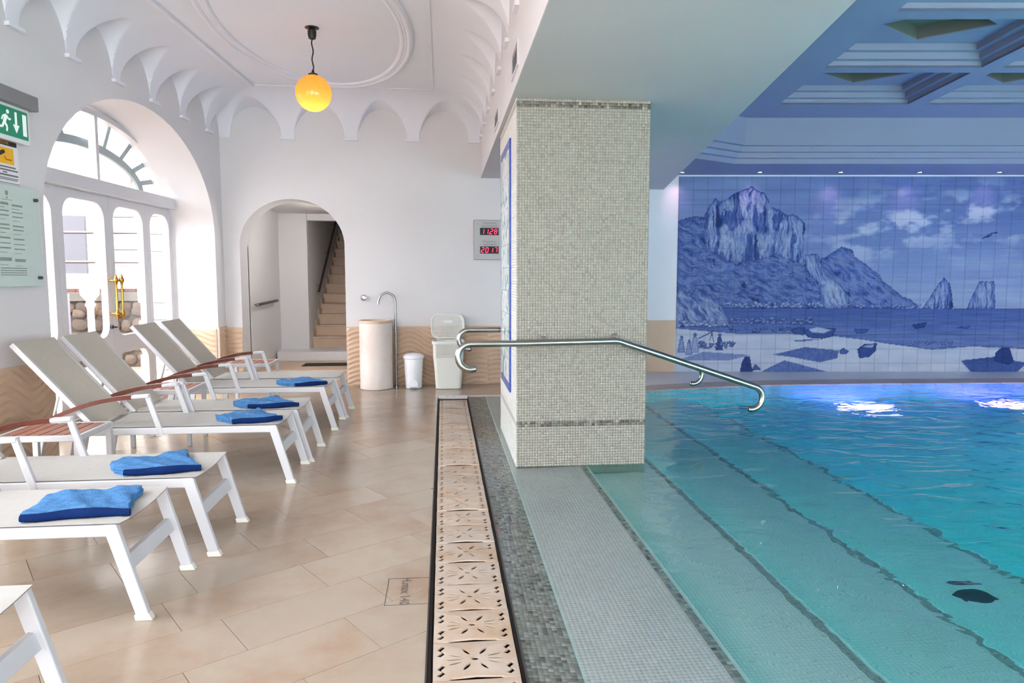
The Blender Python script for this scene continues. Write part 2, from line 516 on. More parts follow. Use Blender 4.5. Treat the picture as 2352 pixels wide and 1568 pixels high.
for nm, k, rr, dz in (('outer_oval_moulding', 1.0, 0.034, 0.0), ('middle_oval_moulding', 0.955, 0.022, 0.0), ('inner_oval_moulding', 0.92, 0.03, 0.006)):
    mb = MB()
    mb.tube([(-1.14 + 0.86 * k * math.cos(a), 6.62 + 1.80 * (1 - (1 - k) * 0.5) * math.sin(a), Z_FLAT + dz) for a in [2 * math.pi * i / 120 for i in range(120)]], rr, 10, closed=True)
    mb.build(nm, CEIL_PLASTER, ceiling, smooth=60)
# small corbels under the pendentives
def corbel(p, t):
    m2 = MB(); t = Vector(t).normalized(); n_ = Vector((-t.y, t.x, 0))
    c = Vector(p)
    q = [c - t * 0.085, c + t * 0.085, c + t * 0.085 + n_ * 0.035, c - t * 0.085 + n_ * 0.035]
    m2.hexa([(*x.xy, Z_SPR - 0.018) for x in q] + [(*x.xy, Z_SPR + 0.01) for x in q])
    m2.build('corbel', CEIL_PLASTER, ceiling)
for k in range(1, 5):
    corbel((-2.68 + 0.775 * k - 0.0, 9.1, 0), (-1, 0, 0))
for k in range(1, 9):
    y = 9.1 - 0.35 - 0.69 * (k - 1)
    corbel((xl(y), y, 0), (-LK, -1, 0))
    corbel((0.5, y, 0), (0, 1, 0))

# ------------------------------------------------------------------ beam over the pillar
ZS = 2.665
def beam_r(y): return 1.898 + 0.190 * (y - 3.142)
mb = MB()
mb.prism([(0.5, -3.1), (beam_r(-3.1), -3.1), (beam_r(10.12), 10.12), (0.5, 10.12)], ZS, 3.8)
tag(mb.build('ceiling_beam', BEAM_PLASTER), 'wide grey-white soffit beam carried by the mosaic pillar', kind='structure')
mb = MB()
mb.box((0.494, -3.1, ZS), (0.5, 9.1, 3.7))
tag(mb.build('beam_fascia', PLASTER), 'white plaster fascia of the beam towards the hall', kind='structure')

# ------------------------------------------------------------------ coffered pool ceiling
ZC = 3.41
CA, CB = Vector((0.17, 1.0)), Vector((1.0, -0.099))
CO = Vector((3.93, 8.02))
CWD, CDP, PW, PD = 1.50, 1.25, 1.70, 1.42
cells = []
for r in range(5):
    for c in range(4):
        o = CO - CA * (PD * r + CDP) + CB * (PW * c)
        cells.append((r, c, o))
def skew(o, a, b): return o + CA * a + CB * b
mb = MB()
cl_outer = [(beam_r(-3) + 0.02, -3.05), (9.6, -3.05), (10.2, 9.4), (beam_r(9.9), 9.95)]
holes = [[tuple(skew(o, 0, 0)), tuple(skew(o, 0, CWD)), tuple(skew(o, CDP, CWD)), tuple(skew(o, CDP, 0))] for (r, c, o) in cells if skew(o, 0, CWD).x < 9.5]
cells = [x for x in cells if skew(x[2], 0, CWD).x < 9.5]
mb.plate(cl_outer, holes, ZC, ZC + 0.02)
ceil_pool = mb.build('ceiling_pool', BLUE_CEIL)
tag(ceil_pool, 'coffered pale blue ceiling over the pool', kind='structure')
mb = MB()
mb.box((0.9, -3.2, 3.98), (10.3, 10.3, 4.1))
mb.build('roof_slab', PLASTER_POOL, ceil_pool)
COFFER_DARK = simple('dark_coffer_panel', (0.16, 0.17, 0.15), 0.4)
for (r, c, o) in cells:
    mb = MB()
    cen = skew(o, CDP / 2, CWD / 2)
    def ring(k, z):
        return [(*skew(o, k, k), z), (*skew(o, k, CWD - k), z), (*skew(o, CDP - k, CWD - k), z), (*skew(o, CDP - k, k), z)]
    lv = [(0, ZC), (0, ZC + .06), (.07, ZC + .06), (.07, ZC + .12), (.14, ZC + .12), (.14, ZC + .18), (.21, ZC + .18)]
    vs = []
    for k, z in lv: vs += ring(k, z)
    fs = []
    for i in range(len(lv) - 1):
        for j in range(4):
            fs.append((i * 4 + j, i * 4 + (j + 1) % 4, i * 4 + 4 + (j + 1) % 4, i * 4 + 4 + j))
    mb.add(vs, fs)
    k = .21
    dia = [tuple(skew(cen, 0, -.50)), tuple(skew(cen, -.40, 0)), tuple(skew(cen, 0, .50)), tuple(skew(cen, .40, 0))]
    outer = [tuple(skew(o, k, k)), tuple(skew(o, k, CWD - k)), tuple(skew(o, CDP - k, CWD - k)), tuple(skew(o, CDP - k, k))]
    mb.plate(outer, [dia], ZC + .18, ZC + .19)
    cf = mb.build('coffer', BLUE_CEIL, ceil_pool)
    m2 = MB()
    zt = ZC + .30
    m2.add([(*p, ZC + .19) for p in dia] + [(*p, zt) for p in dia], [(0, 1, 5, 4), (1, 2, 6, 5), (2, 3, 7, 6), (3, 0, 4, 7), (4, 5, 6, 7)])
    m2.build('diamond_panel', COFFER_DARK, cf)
# stepped cornice along the mural wall
def cornice(off, z0, z1):
    a = Vector((3.85, 8.72)); l_ = Vector((2.75, 8.12)); r_ = a + Vector((MU.x, MU.y)) * 6.4
    nw = Vector((MN.x, MN.y)); nl = Vector((-(a - l_).y, (a - l_).x)).normalized()
    a2 = a + nw * off + Vector((MU.x, MU.y)) * (-off * 0.3)
    return [tuple(l_ + nl * off), tuple(a2), tuple(r_ + nw * off), tuple(r_ + nw * 1.5), (2.3, 10.3)]
for i, (off, z0, z1) in enumerate(((0.0, 3.07, 3.42), (0.07, 3.00, 3.07), (0.14, 2.935, 3.00), (0.21, 2.87, 2.935))):
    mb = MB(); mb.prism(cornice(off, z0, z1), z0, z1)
    tag(mb.build('trim_%d' % (i + 1), BLUE_CEIL), 'stepped plaster cornice above the mural', kind='structure')

# ------------------------------------------------------------------ floor
GX0, GX1 = -0.072, 0.280          # overflow gutter
mb = MB()
mb.prism([(-3.95, -3.1), (GX0, -3.1), (GX0, 8.21), (2.45, 8.21), (2.45, 9.2), (-1.15, 9.2), (-1.15, 9.6), (-2.6, 9.6), (-2.6, 9.2), (-3.5, 9.2)], -0.30, -0.006)
floor = mb.build('floor', GROUT)
tag(floor, 'beige limestone floor laid diagonally beside the pool', kind='structure')
mb = MB()
mb.prism([(-3.95, -3.1), (GX0, -3.1), (GX0, 1.5), (-3.95, 1.5)], -0.006, 0.0)
mb.prism([(xl(1.5) - 0.62, 1.5), (xl(1.5), 1.5), (xl(9.1), 9.1), (xl(9.1) - 0.62, 9.1)], -0.006, 0.0)
mb.build('floor_border', FLOOR_STONE, floor)
ang = math.radians(34.5)
ta, tb = Vector((math.cos(ang), math.sin(ang))), Vector((-math.sin(ang), math.cos(ang)))
TL, TW = 0.625, 0.3125
R1 = [(xl(1.5), 1.5), (GX0, 1.5), (GX0, 9.1), (xl(9.1), 9.1)]
R2 = [(GX0, 8.21), (2.45, 8.21), (2.45, 9.1), (GX0, 9.1)]
R3 = [(DOOR_C - DOOR_HW, 9.1), (DOOR_C + DOOR_HW, 9.1), (DOOR_C + DOOR_HW, 9.6), (DOOR_C - DOOR_HW, 9.6)]
b0 = 2.87
for j in range(-14, 24):
    for i in range(-16, 20):
        off = (0.37 if j % 2 else 0.0) * TL + (0.13 * TL if j % 3 == 0 else 0)
        u0 = i * TL + off; v0 = b0 + j * TW
        g = 0.0011
        q = [ta * (u0 + g) + tb * (v0 + g), ta * (u0 + TL - g) + tb * (v0 + g), ta * (u0 + TL - g) + tb * (v0 + TW - g), ta * (u0 + g) + tb * (v0 + TW - g)]
        for R in (R1, R2, R3):
            pc = clip([(p.x, p.y) for p in q], R)
            if len(pc) >= 3 and area(pc) > 0.002:
                m2 = MB(); m2.prism(pc, -0.006, random.uniform(-0.0006, 0.0004))
                m2.build('floor_tile', FLOOR_STONE, floor)

# depth mark engraved at the pool edge
INK = simple('engraved_grey', (0.13, 0.10, 0.09), 0.7)
def text_mesh(body, size, extrude=0.0008, align='CENTER', spacing=1.0):
    cu = bpy.data.curves.new('lettering', 'FONT')
    cu.body = body; cu.size = size; cu.extrude = extrude; cu.align_x = align; cu.align_y = 'CENTER'; cu.space_character = spacing
    cu.resolution_u = 3
    ob = bpy.data.objects.new('lettering', cu); COL.objects.link(ob)
    dg = bpy.context.evaluated_depsgraph_get(); dg.update()
    me = bpy.data.meshes.new_from_object(ob.evaluated_get(dg))
    bpy.data.objects.remove(ob); bpy.data.curves.remove(cu)
    return me
def text_obj(body, size, mat, M, parent=None, name='lettering', **kw):
    me = text_mesh(body, size, **kw)
    me.transform(M)
    me.materials.clear(); me.materials.append(mat)
    return link_mesh(name, me, parent)
Mt = Matrix.Translation((-0.180, 3.040, 0.0012)) @ Matrix.Rotation(-math.pi / 2, 4, 'Z')
text_obj('H.max 140', 0.062, INK, Mt, floor, name='depth_lettering', extrude=0.0003)
mb = MB()
for a, b in (((-0.262, 3.170), (GX0, 3.170)), ((-0.262, 3.170), (-0.262, 2.905)), ((-0.262, 2.905), (GX0, 2.905))):
    strip([a, b], 0.003, 0.0012, 0.0014, mb)
mb.build('tile_outline', INK, floor)
mb = MB(); mb.box((-0.185, 7.18, -.004), (-0.14, 7.27, .0015)); mb.build('inlay_marker', simple('grey_inlay', (.30, .29, .28), .6), floor)

# ------------------------------------------------------------------ overflow gutter
mb = MB()
mb.box((GX0, -3.0, -0.30), (GX1, 8.21, -0.14))
mb.box((GX0, -3.0, -0.14), (GX0 + 0.016, 8.13, -0.012))
mb.box((GX1 - 0.014, -3.0, -0.14), (GX1, 8.13, -0.012))
gut = mb.build('overflow_gutter', GUTTER_DARK)
tag(gut, 'dark overflow gutter along the pool edge', kind='structure')
mb = MB(); mb.box((GX0 + .006, -3.0, -0.10), (GX1 - .006, 8.1, -0.018)); mb.build('slot_shade_fill', simple('slot_shade_black', (0.006, 0.005, 0.004), 0.9), gut)  # added black fill painting the shade inside the grate slots
# channel edge profiles
for x0 in (GX0 - 0.004, GX1 - 0.002):
    mb = MB(); mb.box((x0, -3.0, -0.02), (x0 + 0.006, 8.13, 0.001)); mb.build('edge_profile', DARK_STEEL, gut)
TGX0, TGX1, TGP = GX0 + 0.024, GX1 - 0.020, 0.2535
GWd = TGX1 - TGX0
def leaf(cx, cy, a, r0, r1, w, n=5):
    d = Vector((math.cos(a), math.sin(a))); p = Vector((-d.y, d.x))
    pts = []
    for i in range(n + 1):
        t = i / n; pts.append(Vector((cx, cy)) + d * (r0 + (r1 - r0) * t) + p * w * math.sin(math.pi * (0.08 + 0.9 * t)) ** 0.8)
    for i in range(n, -1, -1):
        t = i / n; pts.append(Vector((cx, cy)) + d * (r0 + (r1 - r0) * t) - p * w * math.sin(math.pi * (0.08 + 0.9 * t)) ** 0.8)
    return [(q.x, q.y) for q in pts]
def zig(cx, cy, s, mir):
    c = [(-.010, -.034), (.010, -.012), (-.008, .006), (.012, .032)]
    up = [(x * s * mir + cx, y * s + cy) for x, y in c]
    w = 0.0075 * s
    lft = [(x - w, y + w * 0.5) for x, y in up]; rgt = [(x + w, y - w * 0.5) for x, y in up]
    return lft + rgt[::-1]
holes = []
cx, cy = GWd / 2, TGP / 2
for a, r0, r1, w in ((0, .046, .108, .0058), (19, .050, .104, .0062), (-19, .050, .104, .0062), (180, .046, .108, .0058), (161, .050, .104, .0062), (199, .050, .104, .0062),
                     (58, .034, .086, .0078), (-58, .034, .086, .0078), (122, .034, .086, .0078), (238, .034, .086, .0078)):
    holes.append(leaf(cx, cy, math.radians(a), r0, r1, w))
holes.append([(cx + .016 * math.cos(2 * math.pi * i / 10), cy + .011 * math.sin(2 * math.pi * i / 10)) for i in range(10)])
for sx in (0.030, GWd - 0.030):
    for sy in (0.062, TGP - 0.062):
        holes.append(zig(sx, sy, 1.05, 1))
# the long slot at one seam
seam = 0.006
outer = [(0, 0.002), (0.055, 0.002), (0.066, 0.010), (GWd * .5, 0.016), (GWd - .066, 0.010), (GWd - .055, 0.002), (GWd, 0.002), (GWd, TGP - .001), (0, TGP - .001)]
mb = MB()
mb.plate(outer, holes, -0.007, 0.0, Matrix.Translation((-GWd / 2, -TGP / 2, 0)))
gme = None
k = 0
y = 2.06
while y + TGP < 8.06:
    loc = ((TGX0 + TGX1) / 2, y + TGP / 2, 0.004 + random.uniform(-0.003, 0.003))
    if gme is None:
        for i, p in enumerate(mb.v):
            x_ = p[0] / (GWd / 2)
            mb.v[i] = (p[0], p[1], p[2] + 0.005 * (1 - x_ * x_) - 0.003)
        o = MB(); o.v, o.f = mb.v, mb.f
        g0 = o.build('grate_tile', GRATE_STONE, gut)
        gme = g0.data
        g0.location = loc; g0.matrix_parent_inverse = Matrix.Identity(4)
    else:
        g1 = bpy.data.objects.new('grate_tile', gme); COL.objects.link(g1); g1.parent = gut; g1.location = loc
        g1.rotation_euler = (0, 0, random.uniform(-0.008, 0.008))
    y += TGP
mb = MB()
mb.box((GX0 + .004, 8.07, -0.02), (GX1 - .004, 8.20, 0.004))
endp = mb.build('end_plate', simple('pale_end_plate', (0.72, 0.68, 0.64), 0.4), gut, bevel=0.003)
for hx in (0.06, 0.14):
    mb = MB(); mb.lathe([(0.011, 0.004), (0.011, 0.0052)], 14, cx=hx - 0.02, cy=8.12); mb.build('lift_hole', GUTTER_DARK, endp)
mb = MB()
mb.box((GX1, 8.13, -0.02), (2.42, 8.20, 0.001))
mb.build('end_profile', simple('pale_end_strip', (0.62, 0.55, 0.50), 0.4), gut)

# ------------------------------------------------------------------ mosaic builder (small tiles joined into one part)
MOSAIC = attr_mat('glazed_mosaic', 0.28)
MOSAIC_WET = attr_mat('wet_mosaic', 0.35)
def mosaic(name, origin, U, V, W, nu, nv, pitch, colfn, parent, mat=MOSAIC, gap=0.0018, h=0.0018, grout=None, skip=None):
    U, V, W = (np.array(a, float) for a in (U, V, W)); O = np.array(origin, float)
    ii, jj = np.meshgrid(np.arange(nu), np.arange(nv), indexing='ij')
    ii, jj = ii.ravel(), jj.ravel()
    if skip is not None:
        ok = ~skip(ii, jj); ii, jj = ii[ok], jj[ok]
    n = len(ii)
    cols = colfn(ii, jj)
    g0, g1 = gap * 0.3, gap * 0.55
    P = []
    for (a, b, hh) in ((g0, g0, 0), (pitch - g0, g0, 0), (pitch - g0, pitch - g0, 0), (g0, pitch - g0, 0), (g1, g1, h), (pitch - g1, g1, h), (pitch - g1, pitch - g1, h), (g1, pitch - g1, h)):
        P.append(O + np.outer(ii * pitch + a, U) + np.outer(jj * pitch + b, V) + W * hh)
    v = np.stack(P, 1).reshape(-1, 3)
    base = (np.arange(n) * 8)[:, None, None]
    q = np.array([(4, 5, 6, 7), (0, 1, 5, 4), (1, 2, 6, 5), (2, 3, 7, 6), (3, 0, 4, 7)])[None]
    f = (base + q).reshape(-1, 4)
    me = bpy.data.meshes.new(name)
    me.vertices.add(len(v)); me.vertices.foreach_set('co', v.ravel())
    me.loops.add(f.size); me.loops.foreach_set('vertex_index', f.ravel().astype(np.int32))
    me.polygons.add(len(f)); me.polygons.foreach_set('loop_start', (np.arange(len(f)) * 4).astype(np.int32))
    me.update(calc_edges=True)
    at = me.attributes.new('col', 'FLOAT_COLOR', 'POINT')
    c4 = np.ones((n, 8, 4)); c4[:, :, :3] = cols[:, None, :]
    at.data.foreach_set('color', c4.ravel())
    me.materials.append(mat)
    o = link_mesh(name, me, parent)
    o['kind'] = 'stuff'
    return o
def pal(base, var, sparse=None, tint=0.3):
    base = np.array(base)
    def fn(i, j):
        n = len(i)
        k = 1 + var * rng.standard_normal(n)
        c = base[None] * k[:, None] * (1 + tint * var * rng.standard_normal((n, 3)))
        if sparse:
            m = rng.random(n) < sparse[0]
            c[m] *= sparse[1]
        return np.clip(c, 0.01, 0.95)
    return fn

# ------------------------------------------------------------------ pool basin
SHELF_MAT = mosaic_mat('white_pool_mosaic', (0.86, 0.89, 0.86), (0.80, 0.85, 0.82), (0.62, 0.67, 0.65))
DEEP_MAT = mosaic_mat('pale_blue_pool_mosaic', (0.62, 0.78, 0.78), (0.55, 0.73, 0.74), (0.40, 0.55, 0.56))
NOSING_MAT = mosaic_mat('grey_nosing_mosaic', (0.42, 0.45, 0.43), (0.28, 0.31, 0.30), (0.52, 0.56, 0.54))
far_edge = [(2.2, 8.20), (2.6, 8.30), (3.3, 8.48), (4.2, 8.58), (5.6, 8.57), (7.7, 8.45), (9.6, 8.24)]
def far_y(x):
    return float(np.interp(x, [p[0] for p in far_edge], [p[1] for p in far_edge])) if x > 2.2 else 8.20
E0, E1, E2, E3, E4 = 0.485, 1.075, 1.655, 2.36, 3.12
ZB = [-0.045, -0.235, -0.43, -0.63]
ZDEEP = -1.25
basin = empty('pool_basin', (4.0, 3.0, -1.4))
tag(basin, 'mosaic-lined pool basin with broad entry steps', kind='structure')
# sloping border strip
mb = MB()
mb.add([(GX1 + .004, -3, -0.0055), (E0, -3, -0.040), (E0, 8.13, -0.040), (GX1 + .004, 8.13, -0.0055), (GX1 + .004, -3, -0.3), (GX1 + .004, 8.13, -0.3)],
       [(0, 1, 2, 3), (0, 3, 5, 4)])
mb.build('border_bed', simple('mosaic_grout', (0.42, 0.44, 0.42), 0.7), basin)
for i, (xa, xb, z) in enumerate(((E0, E1, ZB[0]), (E1, E2, ZB[1]), (E2, E3, ZB[2]), (E3, E4, ZB[3]))):
    mb = MB()
    zn = (ZB + [ZDEEP])[i + 1]
    mb.box((xa, -3, zn - 0.1), (xb, 8.13 if i == 0 else far_y(xa) + 0.0, z))
    mb.build('pool_step', SHELF_MAT, basin, bevel=0.012)
    mb = MB()
    mb.box((xb - 0.062, -3, z - 0.004), (xb - 0.022, 8.1, z + 0.0025))
    mb.build('nosing_strip', NOSING_MAT, basin)
mb = MB()
mb.box((E4 - 0.05, -3, ZDEEP - 0.1), (9.8, 8.6, ZDEEP))
mb.build('pool_floor', DEEP_MAT, basin)
mb = MB()
n = len(far_edge)
for a, b in zip(far_edge, far_edge[1:]):
    mb.hexa([(a[0], a[1], ZDEEP - .05), (b[0], b[1], ZDEEP - .05), (b[0], b[1] + .3, ZDEEP - .05), (a[0], a[1] + .3, ZDEEP - .05),
             (a[0], a[1], -0.012), (b[0], b[1], -0.012), (b[0], b[1] + .3, -0.012), (a[0], a[1] + .3, -0.012)])
mb.build('pool_wall', DEEP_MAT, basin)
mb = MB(); mb.box((8.95, -3.1, ZDEEP - .05), (9.3, 8.6, -0.012)); mb.build('pool_wall', DEEP_MAT, basin)
mb = MB(); mb.box((GX1, -3.2, ZDEEP - .05), (9.3, -2.95, -0.012)); mb.build('pool_wall', DEEP_MAT, basin)
mb = MB(); mb.box((0.25, 8.13, -0.5), (2.45, 8.35, -0.012)); mb.build('pool_wall', SHELF_MAT, basin)
# tiles one can tell apart near the camera
ns = int((E0 - GX1 - .004) / 0.0203)
sl = (-0.040 + 0.0055) / (E0 - GX1 - .004)
mosaic('border_mosaic', (GX1 + .006, 1.9, -0.0052), (1, 0, sl), (0, 1, 0), (0, 0, 1), 10, 312, 0.0199, pal((0.50, 0.515, 0.475), 0.22, (0.08, 0.55), tint=0.12), basin, MOSAIC_WET, h=0.0012)
def shelf_col(i, j):
    c = pal((0.90, 0.92, 0.90), 0.03)(i, j)
    return c
mosaic('shelf_mosaic', (E0 + .004, 1.9, ZB[0] + .0003), (1, 0, 0), (0, 1, 0), (0, 0, 1), 26, 158, 0.0199, shelf_col, basin, MOSAIC_WET, h=0.0012)
mosaic('nosing_mosaic', (E1 - 0.062, 1.9, ZB[0] + .0027), (1, 0, 0), (0, 1, 0), (0, 0, 1), 2, 158, 0.0199, pal((0.40, 0.43, 0.41), 0.22, (0.08, 0.55), tint=0.12), basin, MOSAIC_WET, h=0.0012)
# drain and step light
mb = MB(); mb.lathe([(0.0, ZB[3] + .003), (0.088, ZB[3] + .003), (0.095, ZB[3] - .01)], 28, cx=2.72, cy=3.22)
mb.build('drain_cover', simple('drain_dark', (0.03, 0.05, 0.06), 0.5), basin, smooth=40)
# coping and deck behind the pool
cop = empty('pool_coping', (5.5, 8.6, 0)); tag(cop, 'reddish stone coping along the far pool edge', kind='structure')
xs_ = np.linspace(2.45, 9.6, 17)
for a, b in zip(xs_, xs_[1:]):
    ya, yb = far_y(a), far_y(b)
    mb = MB(); g = .002
    mb.hexa([(a + g, ya, -.05), (b - g, yb, -.05), (b - g, yb + .40, -.05), (a + g, ya + .40, -.05), (a + g, ya, .006), (b - g, yb, .006), (b - g, yb + .40, .006), (a + g, ya + .40, .006)])
    mb.build('coping_stone', COPING_STONE, cop, bevel=0.006)
mb = MB()
xs2 = np.linspace(2.3, 9.8, 20)
for a, b in zip(xs2, xs2[1:]):
    mb.hexa([(a, far_y(a) + .17, -.1), (b, far_y(b) + .17, -.1), (b, 10.1, -.1), (a, 10.1, -.1), (a, far_y(a) + .17, .0), (b, far_y(b) + .17, .0), (b, 10.1, .0), (a, 10.1, .0)])
tag(mb.build('floor_deck', DECK_STONE), 'pale deck between pool and mural', kind='structure')

# water
def water_mat():
    m, nt, p = new_mat('pool_water')
    nt.nodes.remove(p)
    out = nt.nodes['Material Output']; L = nt.links
    g = N(nt, 'ShaderNodeNewGeometry')
    mp = N(nt, 'ShaderNodeMapping'); mp.inputs['Scale'].default_value = (1.0, 1.6, 1.0); mp.inputs['Rotation'].default_value = (0, 0, 0.35)
    L.new(g.outputs['Position'], mp.inputs['Vector'])
    n1 = N(nt, 'ShaderNodeTexNoise'); n1.inputs['Scale'].default_value = 2.6; n1.inputs['Detail'].default_value = 2.5; n1.inputs['Distortion'].default_value = 0.6
    L.new(mp.outputs[0], n1.inputs['Vector'])
    # calmer over the shelf, livelier towards the jets
    sx = N(nt, 'ShaderNodeSeparateXYZ'); L.new(g.outputs['Position'], sx.inputs[0])
    mr = N(nt, 'ShaderNodeMapRange'); mr.inputs['From Min'].default_value = 0.4; mr.inputs['From Max'].default_value = 3.2; mr.inputs['To Min'].default_value = 0.06; mr.inputs['To Max'].default_value = 1.0
    L.new(sx.outputs[0], mr.inputs['Value'])
    bp = N(nt, 'ShaderNodeBump'); bp.inputs['Distance'].default_value = 0.048
    L.new(mr.outputs['Result'], bp.inputs['Strength'])
    L.new(n1.outputs['Fac'], bp.inputs['Height'])
    rf = N(nt, 'ShaderNodeBsdfRefraction'); rf.inputs['IOR'].default_value = 1.33; rf.inputs['Roughness'].default_value = 0.0
    gl = N(nt, 'ShaderNodeBsdfGlossy'); gl.inputs['Roughness'].default_value = 0.02
    fr = N(nt, 'ShaderNodeFresnel'); fr.inputs['IOR'].default_value = 1.33
    mx = N(nt, 'ShaderNodeMixShader')
    for s in (rf, gl, fr): L.new(bp.outputs[0], s.inputs['Normal'])
    L.new(fr.outputs[0], mx.inputs[0]); L.new(rf.outputs[0], mx.inputs[1]); L.new(gl.outputs[0], mx.inputs[2])
    L.new(mx.outputs[0], out.inputs['Surface'])
    va = N(nt, 'ShaderNodeVolumeAbsorption'); va.inputs['Color'].default_value = (0.14, 0.86, 0.88, 1); va.inputs['Density'].default_value = 0.62
    L.new(va.outputs[0], out.inputs['Volume'])
    return m
mb = MB()
wp = [(GX1 + .003, -2.96), (8.96, -2.96), (8.96, 8.36)] + [(x, y + .05) for x, y in far_edge[::-1] if x < 8.9] + [(GX1 + .003, 8.14)]
mb.prism(wp, -1.5, -0.004)
tag(mb.build('pool_water', water_mat()), 'clear turquoise water filling the pool and covering the steps', 'water', kind='stuff')

# underwater lamps on the far wall
LENS = simple('lamp_lens', (0.5, 0.5, 0.9), 0.2, emit=(0.25, 0.12, 1.0), estr=6)
LENS_W = simple('lamp_lens_white', (0.8, 0.9, 0.9), 0.2, emit=(0.55, 0.9, 1.0), estr=6)
def pool_lamp(loc, direction, colr, energy, label, lens, size=0.40):
    d = Vector(direction).normalized()
    M = Matrix.Translation(loc) @ d.to_track_quat('Z', 'Y').to_matrix().to_4x4()
    r = empty('underwater_lamp', loc)
    tag(r, label, 'lamp', 'underwater lamps')
    m2 = MB(); m2.lathe([(0.10, -.03), (0.125, 0.0), (0.12, 0.015), (0.095, 0.02)], 24, M=M); m2.build('rim', STEEL, r, smooth=40)
    m2 = MB(); m2.lathe([(0.095, 0.0), (0.085, .02), (0.0, .03)], 24, M=M); m2.build('lens', lens, r, smooth=60)
    ld = bpy.data.lights.new('underwater_light', 'AREA'); ld.shape = 'DISK'; ld.size = size; ld.energy = energy; ld.color = colr
    lo = bpy.data.objects.new('underwater_light', ld); COL.objects.link(lo)
    lo.location = Vector(loc) + d * 0.06; lo.rotation_euler = d.to_track_quat('-Z', 'Y').to_euler()
    lo.parent = r; lo.matrix_parent_inverse = WM[r.name].inverted()
pool_lamp((5.25, 8.10, ZDEEP + .03), (0.0, 0.30, 1), (0.24, 0.09, 1.0), 24, 'purple underwater lamp at the foot of the far pool wall, nearer the handrail', LENS, 0.7)
pool_lamp((7.15, 7.98, ZDEEP + .03), (0.0, 0.30, 1), (0.32, 0.08, 1.0), 28, 'purple underwater lamp at the foot of the far pool wall, further right', LENS, 0.7)
pool_lamp((8.93, 3.9, -0.45), (-1, -0.15, -0.12), (0.50, 1.0, 0.90), 130, 'turquoise underwater lamp on right pool wall further back', LENS_W)
pool_lamp((8.93, 1.0, -0.45), (-1, 0, -0.12), (0.50, 1.0, 0.88), 130, 'turquoise underwater lamp on right pool wall nearer the camera', LENS_W)
pool_lamp((5.5, -2.93, -0.45), (-0.1, 1, -0.15), (0.50, 1.0, 0.88), 110, 'turquoise underwater lamp on near pool wall', LENS_W)

# ------------------------------------------------------------------ mosaic pillar
PX0, PX1, PY0, PY1 = 0.532, 1.505, 5.045, 6.43
mb = MB()
mb.box((PX0, PY0, -0.5), (PX1, PY1, ZS + .003))
pillar = mb.build('pillar', simple('pillar_grout', (0.265, 0.258, 0.22), 0.7))
tag(pillar, 'square pillar clad in pale grey-green mosaic standing in the pool', kind='structure')
P_ = 0.02027
nz_ = int((ZS + 0.06) / P_)
z0 = ZS - nz_ * P_
bandj = {round((0.30 - z0) / P_), round((0.30 - z0) / P_) + 1, round((2.60 - z0) / P_), round((2.60 - z0) / P_) + 1}
bl = np.array(sorted(bandj))
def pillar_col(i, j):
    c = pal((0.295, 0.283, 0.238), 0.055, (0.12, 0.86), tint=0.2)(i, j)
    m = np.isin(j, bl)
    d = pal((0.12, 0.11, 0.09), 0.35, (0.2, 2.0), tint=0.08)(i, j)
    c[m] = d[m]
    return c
nx_ = int(round((PX1 - PX0) / P_))
px_ = (PX1 - PX0) / nx_
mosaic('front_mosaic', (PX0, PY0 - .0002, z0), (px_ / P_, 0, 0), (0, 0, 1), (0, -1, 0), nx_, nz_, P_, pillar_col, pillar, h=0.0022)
nyp = int(round((PY1 - PY0) / P_)); py_ = (PY1 - PY0) / nyp
def lit_side_col(i, j):  # window light on this side put into paler tile colours
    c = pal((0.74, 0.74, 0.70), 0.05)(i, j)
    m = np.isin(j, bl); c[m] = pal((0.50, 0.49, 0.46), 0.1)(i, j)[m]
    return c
mosaic('lit_side_mosaic', (PX0 - .0002, PY0, z0), (0, py_ / P_, 0), (0, 0, 1), (-1, 0, 0), nyp, nz_, P_, lit_side_col, pillar, h=0.0022,
       skip=lambda i, j: (i * py_ + PY0 > 5.42) & (i * py_ + PY0 < 6.26) & (z0 + j * P_ > 0.49) & (z0 + j * P_ < 2.46))
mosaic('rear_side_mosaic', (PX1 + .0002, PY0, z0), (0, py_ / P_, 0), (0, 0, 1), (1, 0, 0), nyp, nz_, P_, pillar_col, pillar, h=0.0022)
# majolica panel on the side facing the hall
MAJ_BLUE = simple('cobalt_border_tile', (0.03, 0.07, 0.42), 0.2, noise=0.3, nscale=20)
def maj_mat():
    m, nt, p = new_mat('painted_majolica')
    g = N(nt, 'ShaderNodeNewGeometry'); L = nt.links
    n1 = N(nt, 'ShaderNodeTexNoise'); n1.inputs['Scale'].default_value = 7; n1.inputs['Detail'].default_value = 6; n1.inputs['Distortion'].default_value = 1.2
    L.new(g.outputs['Position'], n1.inputs['Vector'])
    cr = N(nt, 'ShaderNodeValToRGB')
    el = cr.color_ramp.elements
    el[0].position = 0.30; el[0].color = (0.10, 0.22, 0.45, 1)
    el[1].position = 0.75; el[1].color = (0.80, 0.82, 0.85, 1)
    e = el.new(0.40); e.color = (0.22, 0.36, 0.26, 1)
    e = el.new(0.46); e.color = (0.60, 0.74, 0.78, 1)
    e = el.new(0.56); e.color = (0.74, 0.78, 0.78, 1)
    e = el.new(0.62); e.color = (0.58, 0.50, 0.40, 1)
    e = el.new(0.66); e.color = (0.70, 0.80, 0.84, 1)
    L.new(n1.outputs['Fac'], cr.inputs[0]); L.new(cr.outputs[0], p.inputs['Base Color'])
    p.inputs['Roughness'].default_value = 0.2
    return m
MAJ = maj_mat()
maj = empty('majolica_panel', (PX0 - .01, 5.84, 0.49))
tag(maj, 'tall painted tile panel with cobalt border on the pillar side', 'tile panel')
